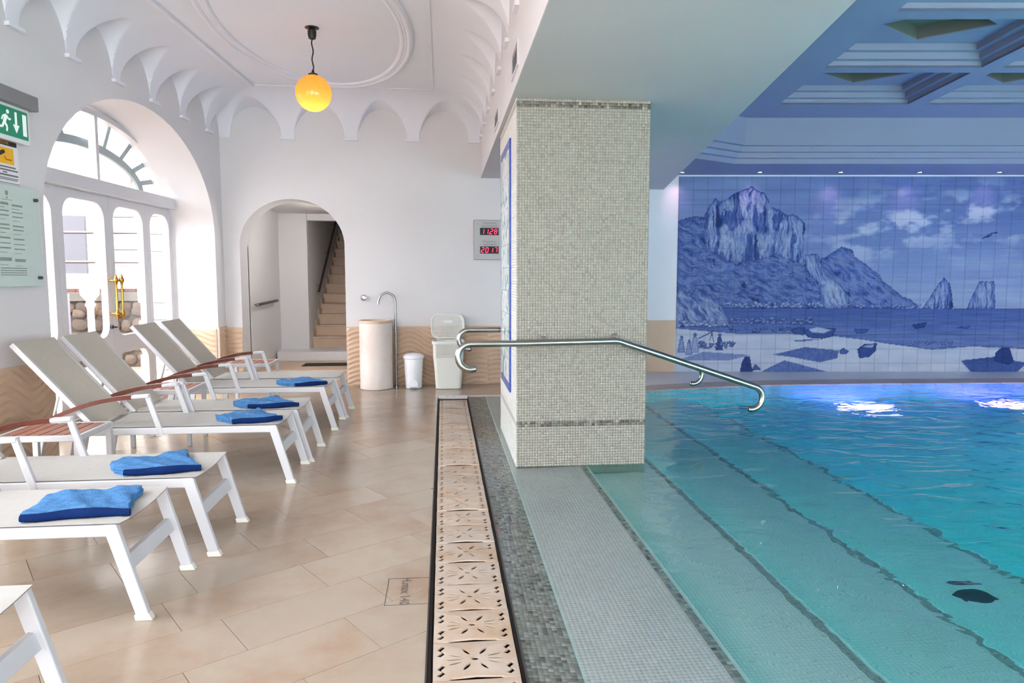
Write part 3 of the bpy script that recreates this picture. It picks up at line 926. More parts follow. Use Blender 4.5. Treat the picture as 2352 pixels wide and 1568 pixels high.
def maj_piece(name, y0, y1, z0_, z1_, mt):
    m2 = MB(); g = .0015
    m2.box((PX0 - .014, y0 + g, z0_ + g), (PX0 + .001, y1 - g, z1_ - g)); m2.build(name, mt, maj)
Ya, Yb, Za, Zb = 5.42, 6.26, 0.49, 2.46
bw = 0.065
nzz = 10
for k in range(nzz):
    a, b = Za + bw + (Zb - Za - 2 * bw) * k / nzz, Za + bw + (Zb - Za - 2 * bw) * (k + 1) / nzz
    maj_piece('border_tile', Ya, Ya + bw, a, b, MAJ_BLUE); maj_piece('border_tile', Yb - bw, Yb, a, b, MAJ_BLUE)
    for q in range(4):
        c, d = Ya + bw + (Yb - Ya - 2 * bw) * q / 4, Ya + bw + (Yb - Ya - 2 * bw) * (q + 1) / 4
        maj_piece('painted_tile', c, d, a, b, MAJ)
        if k == 0:
            maj_piece('border_tile', c, d, Za, Za + bw, MAJ_BLUE); maj_piece('border_tile', c, d, Zb - bw, Zb, MAJ_BLUE)
for (a, b) in ((Za, Za + bw), (Zb - bw, Zb)):
    maj_piece('border_tile', Ya, Ya + bw, a, b, MAJ_BLUE); maj_piece('border_tile', Yb - bw, Yb, a, b, MAJ_BLUE)

# ------------------------------------------------------------------ handrails
def arc(c, r, a0, a1, n=14):
    return [(c[0] + r * math.cos(math.radians(a0 + (a1 - a0) * i / n)), c[1] + r * math.sin(math.radians(a0 + (a1 - a0) * i / n))) for i in range(n + 1)]
def handrail(label, y, path, brackets, wall_y, r=0.024):
    root = empty('handrail', (path[len(path) // 2][0], y, path[len(path) // 2][1]))
    tag(root, label, 'handrail', 'pool handrails')
    m2 = MB(); m2.tube([(x, y, z) for x, z in path], r, 14)
    m2.build('rail', STEEL, root, smooth=50)
    for e, f in ((path[0], path[1]), (path[-1], path[-2])):
        m2 = MB(); d = Vector((e[0] - f[0], 0, e[1] - f[1])).normalized()
        M = Matrix.Translation((e[0], y, e[1])) @ d.to_track_quat('Z', 'Y').to_matrix().to_4x4()
        m2.lathe([(r, -.004), (r * 0.92, .006), (r * .6, .013), (0, .016)], 14, M=M); m2.build('end_cap', CHROME, root, smooth=60)
    for (bx, bz) in brackets:
        m2 = MB()
        m2.tube([(bx, y, bz), (bx, (y + wall_y) / 2, bz + .012), (bx, wall_y, bz + .012)], 0.009, 8)
        sgn = 1 if wall_y > y else -1
        M = Matrix.Translation((bx, wall_y, bz + .012)) @ Vector((0, -sgn, 0)).to_track_quat('Z', 'Y').to_matrix().to_4x4()
        m2.lathe([(0.034, 0.0), (0.034, .006), (0.01, .012)], 16, M=M)
        m2.build('wall_bracket', DARK_STEEL, root, smooth=40)
zr = 0.925
p1 = arc((0.195, zr - 0.092), 0.092, 290, 95, 18)[0:]
front = [(p[0], p[1]) for p in p1] + [(0.26, zr), (0.55, zr), (0.9, zr + .006), (1.245, zr + .012), (1.275, zr + .008), (1.32, zr - .008)]
slope = (0.585 - 0.93) / (2.30 - 1.28)
front += [(1.6, zr + .01 + slope * (1.6 - 1.275)), (2.0, zr + .01 + slope * (2.0 - 1.275)), (2.26, zr + .01 + slope * (2.26 - 1.275))]
front += [(p[0], p[1]) for p in arc((2.285, 0.502), 0.088, 62, -95, 14)]
handrail('nearer steel pool handrail bolted to the pillar front', 4.945, front, [(0.73, zr), (1.262, zr + .012)], PY0)
zr2 = 0.905
back = arc((0.235, zr2 - 0.09), 0.09, 280, 95, 16) + [(0.3, zr2), (0.8, zr2), (1.27, zr2)]
sl2 = (0.545 - zr2) / (2.42 - 1.28)
back += [(1.6, zr2 + sl2 * (1.6 - 1.28)), (2.35, zr2 + sl2 * (2.35 - 1.28))] + arc((2.42, 0.452), 0.09, 62, -100, 14)
handrail('farther steel handrail behind the pillar', 6.53, back, [(0.73, zr2), (1.262, zr2)], PY1)

# ------------------------------------------------------------------ tile mural (painted panorama, colour kept per vertex of each tile)
_perm = rng.permutation(4096)
def vnoise(x, y):
    xi, yi = np.floor(x).astype(int), np.floor(y).astype(int)
    fx, fy = x - xi, y - yi
    fx, fy = fx * fx * (3 - 2 * fx), fy * fy * (3 - 2 * fy)
    def h(a, b): return (_perm[(_perm[a & 4095] + b) & 4095]) / 4095.0
    return (h(xi, yi) * (1 - fx) + h(xi + 1, yi) * fx) * (1 - fy) + (h(xi, yi + 1) * (1 - fx) + h(xi + 1, yi + 1) * fx) * fy
def fbm(x, y, o=4):
    s, a, t = 0, 0.5, 0
    for k in range(o):
        s = s + a * vnoise(x * 2 ** k + 17.3 * k, y * 2 ** k + 5.1 * k); t += a; a *= 0.5
    return s / t
def inpoly(x, y, poly):
    c = np.zeros(x.shape, bool)
    n = len(poly)
    for i in range(n):
        x0, y0 = poly[i]; x1, y1 = poly[i - 1]
        if y0 == y1: continue
        m = (y0 > y) != (y1 > y)
        c ^= m & (x < (x1 - x0) * (y - y0) / (y1 - y0) + x0)
    return c
def segdist(x, y, pts):
    d = np.full(x.shape, 1e9)
    for (x0, y0), (x1, y1) in zip(pts, pts[1:]):
        dx, dy = x1 - x0, y1 - y0
        t = np.clip(((x - x0) * dx + (y - y0) * dy) / (dx * dx + dy * dy + 1e-9), 0, 1)
        d = np.minimum(d, np.hypot(x - x0 - t * dx, y - y0 - t * dy))
    return d
def ridges(x, y, ang, sx, sy, seed, warp=18):
    """hatched brush strokes running along ang, 0 dark .. 1 light"""
    c, s = math.cos(ang), math.sin(ang)
    wx = x + warp * (fbm(x / 60 + seed, y / 60, 3) - .5) * 2
    wy = y + warp * (fbm(x / 60, y / 60 + seed, 3) - .5) * 2
    u, v = wx * c + wy * s, -wx * s + wy * c
    n1 = fbm(u / sx + seed, v / sy, 3)
    r = 1 - np.abs(2 * n1 - 1)
    return r
M_MAIN = [(140, 398), (240, 370), (310, 372), (340, 310), (378, 255), (408, 278), (440, 270), (500, 225), (545, 207), (610, 180), (640, 205), (690, 225), (715, 265), (735, 310), (790, 330), (840, 366), (870, 355), (905, 370), (950, 410), (955, 450), (942, 500), (945, 590), (960, 680), (1000, 740), (1060, 800), (1120, 870), (1135, 952), (140, 952)]
M_CLIFF = [(310, 470), (318, 380), (345, 312), (378, 262), (410, 285), (500, 232), (610, 188), (640, 212), (690, 232), (715, 270), (740, 318), (840, 372), (870, 360), (950, 412), (945, 590), (958, 690), (900, 650), (840, 640), (780, 600), (700, 640), (560, 655), (450, 650), (380, 600), (330, 560)]
M_SEC = [(960, 612), (1040, 603), (1055, 650), (1085, 720), (1190, 800), (1250, 870), (1260, 952), (1100, 952), (1050, 790), (985, 720), (962, 680)]
M_THIRD = [(1055, 637), (1100, 620), (1140, 590), (1190, 560), (1260, 580), (1275, 622), (1340, 665), (1440, 740), (1460, 775), (1520, 820), (1600, 880), (1640, 890), (1710, 948), (1060, 952), (1075, 740)]
M_FORE = [(140, 835), (190, 832), (215, 872), (235, 870), (270, 820), (310, 830), (380, 880), (440, 940), (470, 1000), (505, 1075), (420, 1070), (300, 1065), (140, 1075)]
M_F1 = [(1725, 952), (1765, 885), (1810, 810), (1850, 755), (1890, 792), (1910, 870), (1926, 952)]
M_F2 = [(2008, 956), (2040, 870), (2080, 780), (2175, 778), (2185, 880), (2192, 952)]
SHORE = [(140, 1078), (530, 1112), (900, 1112), (1180, 1130), (1350, 1150), (1500, 1175), (1800, 1215), (2060, 1195), (2352, 1208), (3300, 1230)]
def paint(x, y):
    t = np.zeros(x.shape)
    # sky: streaks, clouds, darker to the upper right
    t[:] = 0.60 - 0.10 * np.clip((x - 600) / 1700, 0, 1) * np.clip((700 - y) / 600, 0, 1)
    t += 0.10 * (fbm(x / 420, y / 30, 3) - .5)
    cl = fbm(x / 150 + 3, y / 75 + 9, 5)
    band = np.exp(-((y - 400 + (x - 1700) * 0.10) / 190) ** 2) * np.clip((x - 800) / 500, 0, 1)
    t += band * np.clip((cl - .48) * 1.5, 0, .25)
    t += 0.10 * np.clip((y - 500) / 450, 0, 1)
    # sea
    sea = y > 950
    ts = 0.42 + 0.16 * (fbm(x / 160, y / 7, 3) - .5) + 0.10 * np.clip((y - 950) / 180, 0, 1)
    t = np.where(sea, ts, t)
    # sand
    sy = np.interp(x, [p[0] for p in SHORE], [p[1] for p in SHORE])
    sand = y > sy
    tsa = 0.83 + 0.10 * (fbm(x / 110, y / 28, 4) - .5)
    t = np.where(sand, tsa, t)
    t = np.where(np.abs(y - sy) < 4, t - .16, t)
    # lands
    def land(poly, tt, edge=0.22, ew=5):
        nonlocal t
        jx, jy = x + 5 * (vnoise(x / 14, y / 14) - .5), y + 5 * (vnoise(x / 14 + 40, y / 14) - .5)
        m = inpoly(jx, jy, poly)
        d = segdist(jx, jy, poly + poly[:1])
        tt2 = tt - edge * np.exp(-(d / ew) ** 2) - 0.07 * np.exp(-(d / (ew * 5)) ** 2)
        t = np.where(m, tt2, t)
    r_s = ridges(x, y, 0.45, 90, 16, 3.3, 34)
    r_s2 = ridges(x, y, 0.2, 60, 11, 8.1, 26)
    slope = 0.11 + 0.33 * np.clip(r_s, 0, 1) ** 1.2 + 0.18 * r_s2 - 0.22 * (r_s < .42) - 0.10 * (r_s2 < .40)
    land(M_MAIN, slope)
    r_c = ridges(x, y, 1.5, 120, 15, 1.7, 20)
    r_c2 = ridges(x, y, 1.62, 60, 7, 6.2, 10)
    land(M_CLIFF, 0.19 + 0.44 * r_c ** 1.3 + 0.14 * r_c2 - 0.22 * (r_c < .45) - 0.20 * (fbm(x / 40, y / 130, 3) < .40), 0.12)
    r_t = ridges(x, y, 0.6, 80, 14, 4.2, 22)
    land(M_THIRD, 0.28 + 0.32 * r_t - .14 * (r_t < .45), 0.16)
    land(M_SEC, 0.30 + 0.45 * ridges(x, y, 1.2, 90, 15, 2.2, 20), 0.22)
    land(M_FORE, 0.16 + 0.58 * ridges(x, y, 1.0, 90, 18, 9.2, 26) ** 1.2, 0.2)
    for p, sd in ((M_F1, 5.1), (M_F2, 7.7)):
        land(p, 0.18 + 0.55 * ridges(x, y, 1.5, 90, 12, sd, 10) - .25 * np.clip((x - p[3][0]) / 100, 0, 1), 0.2)
    # boulders along the water line
    def blobs(x0, x1, yb, n, s, seed, tone=0.75):
        nonlocal t
        rr = np.random.default_rng(seed)
        for k in range(n):
            cx_, cy_, a, b = rr.uniform(x0, x1), yb + rr.uniform(-s, s), rr.uniform(.5, 1.3) * s, rr.uniform(.35, .8) * s
            q = ((x - cx_) / a) ** 2 + ((y - cy_) / b) ** 2
            sh = tone - 0.45 * np.clip(q, 0, 1) ** 2 - 0.2 * np.clip((y - cy_) / b, 0, 1)
            t = np.where(q < 1, sh, t)
    blobs(455, 1180, 928, 60, 14, 1); blobs(1150, 1720, 935, 36, 10, 2)
    blobs(160, 470, 1048, 26, 20, 3); blobs(500, 1040, 1030, 60, 18, 4, .6); blobs(500, 900, 1085, 30, 14, 5, .55)
    blobs(1660, 1920, 1172, 30, 13, 6, .6); blobs(1740, 1925, 945, 14, 9, 7)
    def fill(poly, tone, edge=True):
        nonlocal t
        m = inpoly(x, y, poly)
        t = np.where(m, tone + 0.08 * (vnoise(x / 9, y / 9) - .5), t)
        if edge:
            d = segdist(x, y, poly + poly[:1]); t = np.where(d < 2.6, np.minimum(t, tone - .16), t)
    # nets and shadows on the sand
    fill([(770, 1250), (880, 1225), (980, 1200), (1200, 1222), (1195, 1272), (1080, 1300), (900, 1265)], 0.48, False)
    fill([(700, 1362), (850, 1285), (1140, 1362)], 0.50, False)
    fill([(150, 1290), (330, 1230), (640, 1252), (500, 1285)], 0.60, False)
    fill([(1990, 1290), (2200, 1270), (2420, 1300), (2360, 1362), (2060, 1362)], 0.42, False)
    fill([(2010, 1285), (2210, 1262), (2200, 1300)], 0.36, False)
    # boats
    fill([(890, 1085), (960, 1072), (985, 1085), (970, 1120), (910, 1115)], 0.35)
    fill([(965, 1092), (1010, 1085), (1090, 1080), (1175, 1078), (1155, 1130), (1090, 1145), (1000, 1138)], 0.36)
    fill([(1000, 1085), (1060, 1070), (1150, 1090), (1100, 1112), (1020, 1105)], 0.76)
    fill([(880, 1160), (1010, 1148), (1090, 1150), (960, 1165)], 0.5, False)
    fill([(1295, 1088), (1385, 1085), (1370, 1108), (1310, 1110)], 0.40)
    fill([(1668, 1058), (1755, 1042), (1745, 1072), (1690, 1080)], 0.28)
    fill([(1950, 1075), (2040, 1066), (2020, 1080)], 0.42)
    fill([(1322, 1215), (1360, 1185), (1442, 1178), (1435, 1225), (1400, 1262), (1335, 1270)], 0.34)
    fill([(1350, 1200), (1380, 1186), (1432, 1184), (1415, 1206)], 0.72)
    fill([(1205, 1225), (1230, 1208), (1262, 1228), (1250, 1245), (1212, 1245)], 0.45)
    # baskets
    fill([(568, 1362), (580, 1300), (598, 1266), (625, 1264), (648, 1362)], 0.24)
    fill([(645, 1350), (665, 1312), (700, 1345)], 0.42)
    fill([(2205, 1290), (2215, 1235), (2250, 1206), (2300, 1210), (2330, 1290), (2300, 1312)], 0.26)
    # people, jars and oxen at the left
    for (px, py, s, tone) in ((185, 1175, 1.0, .62), (272, 1165, 1.15, .70), (430, 1160, 1.0, .36), (235, 1195, .9, .66)):
        fill([(px - 9 * s, py - 25 * s), (px + 9 * s, py - 25 * s), (px + 22 * s, py + 58 * s), (px - 22 * s, py + 58 * s)], tone)
        q = np.hypot(x - px, y - (py - 38 * s)); t = np.where(q < 11 * s, .45, t)
    blobs(300, 520, 1185, 26, 17, 11, .6)
    t = np.where(segdist(x, y, [(295, 1145), (395, 1095)]) < 3, .30, t)
    t = np.where(segdist(x, y, [(365, 1160), (380, 1110), (392, 1165)]) < 2.5, .30, t)
    # bird
    t = np.where(segdist(x, y, [(2085, 506), (2110, 492), (2125, 482), (2145, 474), (2172, 470)]) < 4.2, .22, t)
    t = np.where(segdist(x, y, [(2105, 500), (2130, 494), (2140, 480)]) < 3.2, .26, t)
    t = t + 0.03 * (vnoise(x / 3.1, y / 3.1) - .5)
    t = np.clip((t - .55) * 1.25 + .50, 0, 1)
    stops = np.array([0.0, 0.2, 0.4, 0.6, 0.8, 1.0])
    r = np.interp(t, stops, [0.010, 0.025, 0.085, 0.24, 0.50, 0.78])
    g = np.interp(t, stops, [0.030, 0.065, 0.150, 0.33, 0.58, 0.82])
    b = np.interp(t, stops, [0.170, 0.285, 0.430, 0.60, 0.76, 0.90])
    return np.stack([r, g, b], -1) * 0.74

MURAL = attr_mat('painted_glaze', 0.6, spec=0.25)
mural = empty('tile_mural', tuple(MA + MU * 3.0))
tag(mural, 'large blue and white tile mural of cliffs, sea and fishing boats', 'mural')
MS = 2.7606                                   # mural drawing units per photo pixel of width
TS = 0.211
MZ0, MZ1 = 0.0, 2.87
UNIT = 2.87 / (1360.0 - 112.0)                # metres per drawing unit
NS = 18
n_t = 0
zrows = [MZ0 + i * TS for i in range(14)] + [MZ0 + 14 * TS]
late = MB(); late_c = []
for col_i in range(29):
    for row in range(14):
        ua, ub = col_i * TS, (col_i + 1) * TS
        za, zb = MZ1 - (row + 1) * TS + 0.0, MZ1 - row * TS
        za = max(za, MZ0)
        if zb - za < 0.03: continue
        g = 0.0005
        uu_, zz_ = np.meshgrid(np.linspace(ua + g, ub - g, NS + 1), np.linspace(za + g, zb - g, NS + 1), indexing='ij')
        px_x, px_y = 148 + uu_ / UNIT, 112 + (MZ1 - zz_) / UNIT
        c = paint(px_x.ravel(), px_y.ravel()) * (1 + 0.03 * random.uniform(-1, 1))
        # darker towards the tile rims, marking the joints
        e = np.minimum(np.minimum(uu_ - ua, ub - uu_), np.minimum(zz_ - za, zb - zz_)).ravel()
        c = c * (1 - 0.20 * np.exp(-(e / 0.004) ** 2))[:, None]
        dep = np.full(uu_.shape, -0.012)
        dep[[0, -1], :] = -0.0115; dep[:, [0, -1]] = -0.0115
        pts = [MMX @ Vector((a, b, d)) for a, b, d in zip(uu_.ravel(), zz_.ravel(), dep.ravel())]
        idx = np.arange((NS + 1) ** 2).reshape(NS + 1, NS + 1)
        fs = np.stack([idx[:-1, :-1], idx[1:, :-1], idx[1:, 1:], idx[:-1, 1:]], -1).reshape(-1, 4).tolist()
        # rim
        rim = [int(i) for i in list(idx[:, 0]) + list(idx[-1, 1:]) + list(idx[-2::-1, -1]) + list(idx[0, -2:0:-1])]
        nb = len(pts)
        inv = MMX.inverted()
        for i in rim:
            q = inv @ pts[i]; q.z = 0.0; pts.append(MMX @ q)
        for k_ in range(len(rim)):
            k2 = (k_ + 1) % len(rim)
            fs.append((rim[k_], nb + k_, nb + k2, rim[k2]))
        cc = np.ones((len(pts), 4)); cc[:nb, :3] = c; cc[nb:, :3] = c[rim]
        if n_t < 300 and col_i < 25 and not (row > 12):
            me = bpy.data.meshes.new('mural_tile')
            me.from_pydata([tuple(p) for p in pts], [], fs)
            at = me.attributes.new('col', 'FLOAT_COLOR', 'POINT'); at.data.foreach_set('color', cc.ravel())
            me.materials.append(MURAL)
            link_mesh('mural_tile', me, mural)
            n_t += 1
        else:
            late.add(pts, fs); late_c.append(cc)
me = bpy.data.meshes.new('remaining_mural_tiles'); me.from_pydata(late.v, [], late.f)
at = me.attributes.new('col', 'FLOAT_COLOR', 'POINT'); at.data.foreach_set('color', np.concatenate(late_c).ravel())
me.materials.append(MURAL)
o = link_mesh('remaining_mural_tiles', me, mural); o['kind'] = 'stuff'
# frame trim above and side
mb = MB(); mb.plate([(-0.005, MZ1 - .02), (6.3, MZ1 - .02), (6.3, MZ1 + .0), (-0.005, MZ1 + .0)], [], -0.02, 0, MMX); mb.build('top_edge', PLASTER_POOL, mural)
# wainscot beside the mural
mb = MB(); mb.plate([(-1.0, 0), (-0.012, 0), (-0.012, 0.765), (-1.0, 0.765)], [], -0.012, 0, MMX); mb.build('wainscot_panel', WAINSCOT, wall_mural)

# downlights over the mural
SPOT_E = simple('downlight_lens', (1, 1, 1), 0.3, emit=(1.0, 0.86, 0.88), estr=12)
for i, (x, y_) in enumerate(((3.37, 9.70), (4.451, 9.58), (5.585, 9.475), (6.694, 9.365), (7.81, 9.255))):
    names = ['recessed downlight over the mural next to the soffit beam', 'recessed downlight over the mural above the mountain peak', 'recessed downlight over the mural, third from the beam', 'recessed downlight over the mural, fourth from the beam', 'rightmost recessed downlight over the mural in view']
    r = empty('downlight', (x, y_, 2.87)); tag(r, names[i], 'downlight', 'downlights over the mural')
    m2 = MB(); m2.lathe([(0.045, 2.8695), (0.045, 2.866), (0.030, 2.864), (0.028, 2.869)], 20, cx=x, cy=y_); m2.build('rim', CHROME, r, smooth=40)
    m2 = MB(); m2.lathe([(0.0, 2.8655), (0.028, 2.8665), (0.028, 2.869)], 16, cx=x, cy=y_); m2.build('lens', SPOT_E, r)
    ld = bpy.data.lights.new('downlight_spot', 'SPOT'); ld.energy = 3.5; ld.color = (1.0, 0.45, 0.62); ld.spot_size = math.radians(62); ld.spot_blend = 1.0; ld.shadow_soft_size = 0.02
    lo = bpy.data.objects.new('downlight_spot', ld); COL.objects.link(lo)
    lo.location = (x, y_, 2.855); lo.rotation_euler = Vector((0.02, 0.85, -1)).to_track_quat('-Z', 'Y').to_euler()
    lo.parent = r; lo.matrix_parent_inverse = WM[r.name].inverted()

# ------------------------------------------------------------------ wavy stone wainscot
def wavy(name, a, b, z1, mat, parent, amp=0.012, phase=0.0, frontn=None, style=0):
    """carved panel between floor points a and b (world xy), front normal frontn"""
    a, b = Vector(a), Vector(b); L_ = (b - a).length
    nx, nz = max(6, int(L_ / 0.012)), int(z1 / 0.010)
    fn = Vector(frontn).normalized()
    m2 = MB()
    def f(u, v):
        x, z = u * L_, v * z1
        e = min(u * L_, (1 - u) * L_, v * z1, (1 - v) * z1)
        k = min(1, max(0, (e - 0.004) / 0.02))
        w = math.sin((z + 0.05 * math.sin(x * 7.5 + phase) + 0.03 * math.sin(x * 13 + phase * 2)) * 2 * math.pi / 0.062)
        w = 0.5 + 0.5 * w
        d = 0.012 + amp * k * w ** 1.5
        p = a.lerp(b, u)
        return (p.x + fn.x * d, p.y + fn.y * d, z)
    m2.grid(f, nx, nz)
    q0, q1 = a, b
    n0 = len(m2.v)
    c0 = [(a.x, a.y, 0), (b.x, b.y, 0), (b.x, b.y, z1), (a.x, a.y, z1)]
    d0 = [(p[0] + fn.x * .012, p[1] + fn.y * .012, p[2]) for p in c0]
    m2.add(c0 + d0, [(0, 1, 5, 4), (1, 2, 6, 5), (2, 3, 7, 6), (3, 0, 4, 7)])
    return m2.build(name, mat, parent, smooth=50)
WZ = 0.765
for (x0, x1) in ((-2.728, -2.535), (-1.235, -0.63), (-0.628, -0.03), (-0.028, 0.58), (0.582, 1.2)):
    wavy('wainscot_panel', (x0, BY), (x1, BY), WZ, WAINSCOT, wall_back, amp=0.017, phase=x0 * 3.7, frontn=(0, -1))
def lw(s, d=0.0):
    p = LM @ Vector((s, d, 0)); return (p.x, p.y)
for (s0, s1) in ((8.852, 9.105), (4.05, 4.75), (4.752, 5.525)):
    wavy('wainscot_panel', lw(s0), lw(s1), WZ + .02, WAINSCOT, wall_left, phase=s0 * 2.1, frontn=(1, -LK))
# jamb of the arch
ja, jb = lw(ARCH_C + ARCH_HW, 0.02), lw(ARCH_C + ARCH_HW, 0.52)
wavy('wainscot_panel', ja, jb, WZ, WAINSCOT, wall_left, phase=1.0, frontn=(-LK, -1))

# ------------------------------------------------------------------ arched glass door
door = empty('door_1', lw(ARCH_C, 0.5) + (0,))
tag(door, 'white arched doorway with glazed double doors and fanlight', kind='structure')
DD0, DD1 = 0.50, 0.565
TZ0, TZ1 = 2.20, 2.325
def rr(x0, x1, z0, z1, rb, rt, n=8):
    pts = []
    for (cx_, cz_, a0, r_) in ((x1 - rb, z0 + rb, -90, rb), (x1 - rt, z1 - rt, 0, rt), (x0 + rt, z1 - rt, 90, rt), (x0 + rb, z0 + rb, 180, rb)):
        for i in range(n + 1):
            a = math.radians(a0 + 90 * i / n); pts.append((cx_ + r_ * math.cos(a), cz_ + r_ * math.sin(a)))
    return pts
bounds = [5.55, 6.545, 7.40, 8.19, 8.83]
for i, (s0, s1) in enumerate(zip(bounds, bounds[1:])):
    st = 0.085
    up = rr(s0 + st, s1 - st, 0.80, 2.12, 0.12, 0.16)
    lo_ = rr(s0 + st, s1 - st, 0.14, 0.62, 0.12, 0.12)
    m2 = MB(); m2.plate([(s0 + .002, 0.01), (s1 - .002, 0.01), (s1 - .002, TZ0), (s0 + .002, TZ0)], [up, lo_], DD0, DD1, LMP)
    lf = m2.build('door_leaf' if i in (1, 2) else 'side_light', WHITE_PAINT, door, bevel=0.004)
    for hole in (up, lo_):
        m2 = MB(); m2.plate([(s0 + st - .01, min(p[1] for p in hole) - .01), (s1 - st + .01, min(p[1] for p in hole) - .01), (s1 - st + .01, max(p[1] for p in hole) + .01), (s0 + st - .01, max(p[1] for p in hole) + .01)], [], (DD0 + DD1) / 2 - .002, (DD0 + DD1) / 2 + .002, LMP)
        m2.build('pane', GLASS, lf)
    if i in (1, 2):
        s = (s1 - 0.055) if i == 1 else (s0 + 0.055)
        hz = 1.20
        m2 = MB()
        def P3(s_, d_, z_): return tuple(LM @ Vector((s_, d_, z_)))
        bar = DD0 - 0.07
        cxy = LM @ Vector((s, bar, 0))
        m2.lathe([(0, hz - .235), (.008, hz - .225), (.012, hz - .205), (.024, hz - .18), (.026, hz - .165), (.014, hz - .14), (.011, hz - .12), (.011, hz + .12), (.014, hz + .14), (.026, hz + .165), (.024, hz + .18), (.012, hz + .205), (.008, hz + .225), (0, hz + .235)], 14, cx=cxy.x, cy=cxy.y)
        for dz in (-.165, .165):
            m2.tube([P3(s, bar, hz + dz), P3(s, DD0, hz + dz)], .011, 10)
        m2.build('door_handle', BRASS, lf, smooth=50)
        if i == 1:
            m2 = MB(); m2.tube([P3(s, DD0, .90), P3(s, DD0 - .02, .90)], .018, 12); m2.tube([P3(s, DD0 - .02, .90), P3(s + .03, DD0 - .045, .895)], .008, 8); m2.build('lock_knob', BLACK, lf, smooth=50)
# transom bar
m2 = MB(); m2.plate([(5.50, TZ0), (8.86, TZ0), (8.86, TZ1), (5.50, TZ1)], [], DD0 - 0.09, DD1 + 0.02, LMP); m2.build('transom_bar', WHITE_PAINT, door, bevel=0.006)
# fanlight
def ell(c, hw, z0, h, n=40):
    return [(c + hw * math.cos(math.pi * i / n), z0 + h * math.sin(math.pi * i / n)) for i in range(n + 1)]
FC = ARCH_C + .03
fan_out = ell(ARCH_C, 1.66, TZ1 - .02, 0.70)
ring_o = ell(FC, 1.56, TZ1, 0.625)
m2 = MB(); m2.plate(fan_out, [ring_o], DD0, DD1, LMP); m2.build('fan_frame', WHITE_PAINT, door, smooth=30)
m2 = MB(); m2.plate(ring_o, [], DD0 + .03, DD0 + .034, LMP); m2.build('pane', GLASS, door)
m2 = MB(); m2.plate([(FC + .03 - .026, TZ1), (FC + .03 + .026, TZ1), (FC + .03 + .026, TZ1 + .63), (FC + .03 - .026, TZ1 + .63)], [], DD0 - .01, DD1, LMP); m2.build('fan_mullion', WHITE_PAINT, door, bevel=.004)
GREEN_FRAME = simple('pale_green_iron', (0.20, 0.27, 0.28), 0.5)
m2 = MB()
ia, ib = ell(FC, 1.16, TZ1, .405), ell(FC, 1.06, TZ1, .325)
m2.plate(ia + ib[::-1], [], DD1 + .03, DD1 + .06, LMP); m2.build('fan_inner_arc', GREEN_FRAME, door)
for k in range(1, 10):
    a = math.pi * k / 10
    if k == 5: continue
    p0 = Vector((FC + 1.12 * math.cos(a), TZ1 + .38 * math.sin(a))); p1 = Vector((FC + 1.80 * math.cos(a), TZ1 + .78 * math.sin(a)))
    t_ = (p1 - p0).normalized(); n_ = Vector((-t_.y, t_.x)) * .026
    m2 = MB(); m2.plate([tuple(p0 - n_), tuple(p1 - n_), tuple(p1 + n_), tuple(p0 + n_)], [], DD1 + .03, DD1 + .055, LMP); m2.build('fan_spoke', GREEN_FRAME, door)

# ------------------------------------------------------------------ outdoors beyond the door
mb = MB(); mb.box((-40, -20, -0.25), (-3.4, 45, -0.03))
tag(mb.build('terrace', TERRACOTTA), 'pale terracotta terrace outside the glass door', kind='structure')
MORTAR = simple('garden_wall_mortar', (0.036, 0.029, 0.023), 0.9, noise=0.2, nscale=10)
STONE = simple('garden_stone', (0.075, 0.052, 0.038), 0.85, noise=0.35, nscale=9, rnd=0.25, bump=0.6, bscale=30, col2=(0.05, 0.035, 0.026))
gw = empty('garden_wall', (-6.2, 11.6, 0)); tag(gw, 'low rubble stone wall with brick top outside the door', 'wall')
mb = MB(); mb.box((-12, 11.6, -0.05), (-3.9, 11.95, 1.02)); mb.build('wall_core', MORTAR, gw)
mb = MB(); mb.box((-12, 11.54, 1.02), (-3.9, 11.98, 1.16)); mb.build('coping', simple('grey_coping', (0.085, 0.08, 0.068), .8), gw, bevel=.01)
RED = simple('red_brick', (0.085, 0.03, 0.022), .8, rnd=0.2)
for k in range(26):
    m2 = MB(); m2.box((-8.6 + k * .18, 11.56, 1.16), (-8.6 + k * .18 + .17, 11.96, 1.215)); m2.build('brick', RED, gw)
stone_me = []
for k in range(6):
    bm = bmesh.new(); bmesh.ops.create_icosphere(bm, subdivisions=2, radius=1)
    rr_ = random.Random(k)
    for v in bm.verts:
        f_ = 1 + 0.16 * (rr_.random() - .5)
        q = v.co
        v.co = Vector((math.copysign(abs(q.x) ** .75, q.x), math.copysign(abs(q.y) ** .8, q.y), math.copysign(abs(q.z) ** .75, q.z))) * f_
    me = bpy.data.meshes.new('stone'); bm.to_mesh(me); bm.free(); me.materials.append(STONE); me.shade_smooth(); stone_me.append(me)
z = 0.02; rowi = 0
while z < 0.95:
    hgt = random.uniform(.15, .21)
    x = -7.9 + random.uniform(0, .1)
    while x < -4.0:
        w_ = random.uniform(.15, .27)
        so = bpy.data.objects.new('stone', random.choice(stone_me)); COL.objects.link(so); so.parent = gw
        so.matrix_parent_inverse = WM[gw.name].inverted()
        so.location = (x + w_ / 2, 11.60, min(z + hgt / 2 + random.uniform(-.02, .02), .93)); so.scale = (w_ * .5, .05, hgt * .5); so.rotation_euler = (0, random.uniform(-.25, .25), 0)
        x += w_ + .012
    z += hgt + .01; rowi += 1
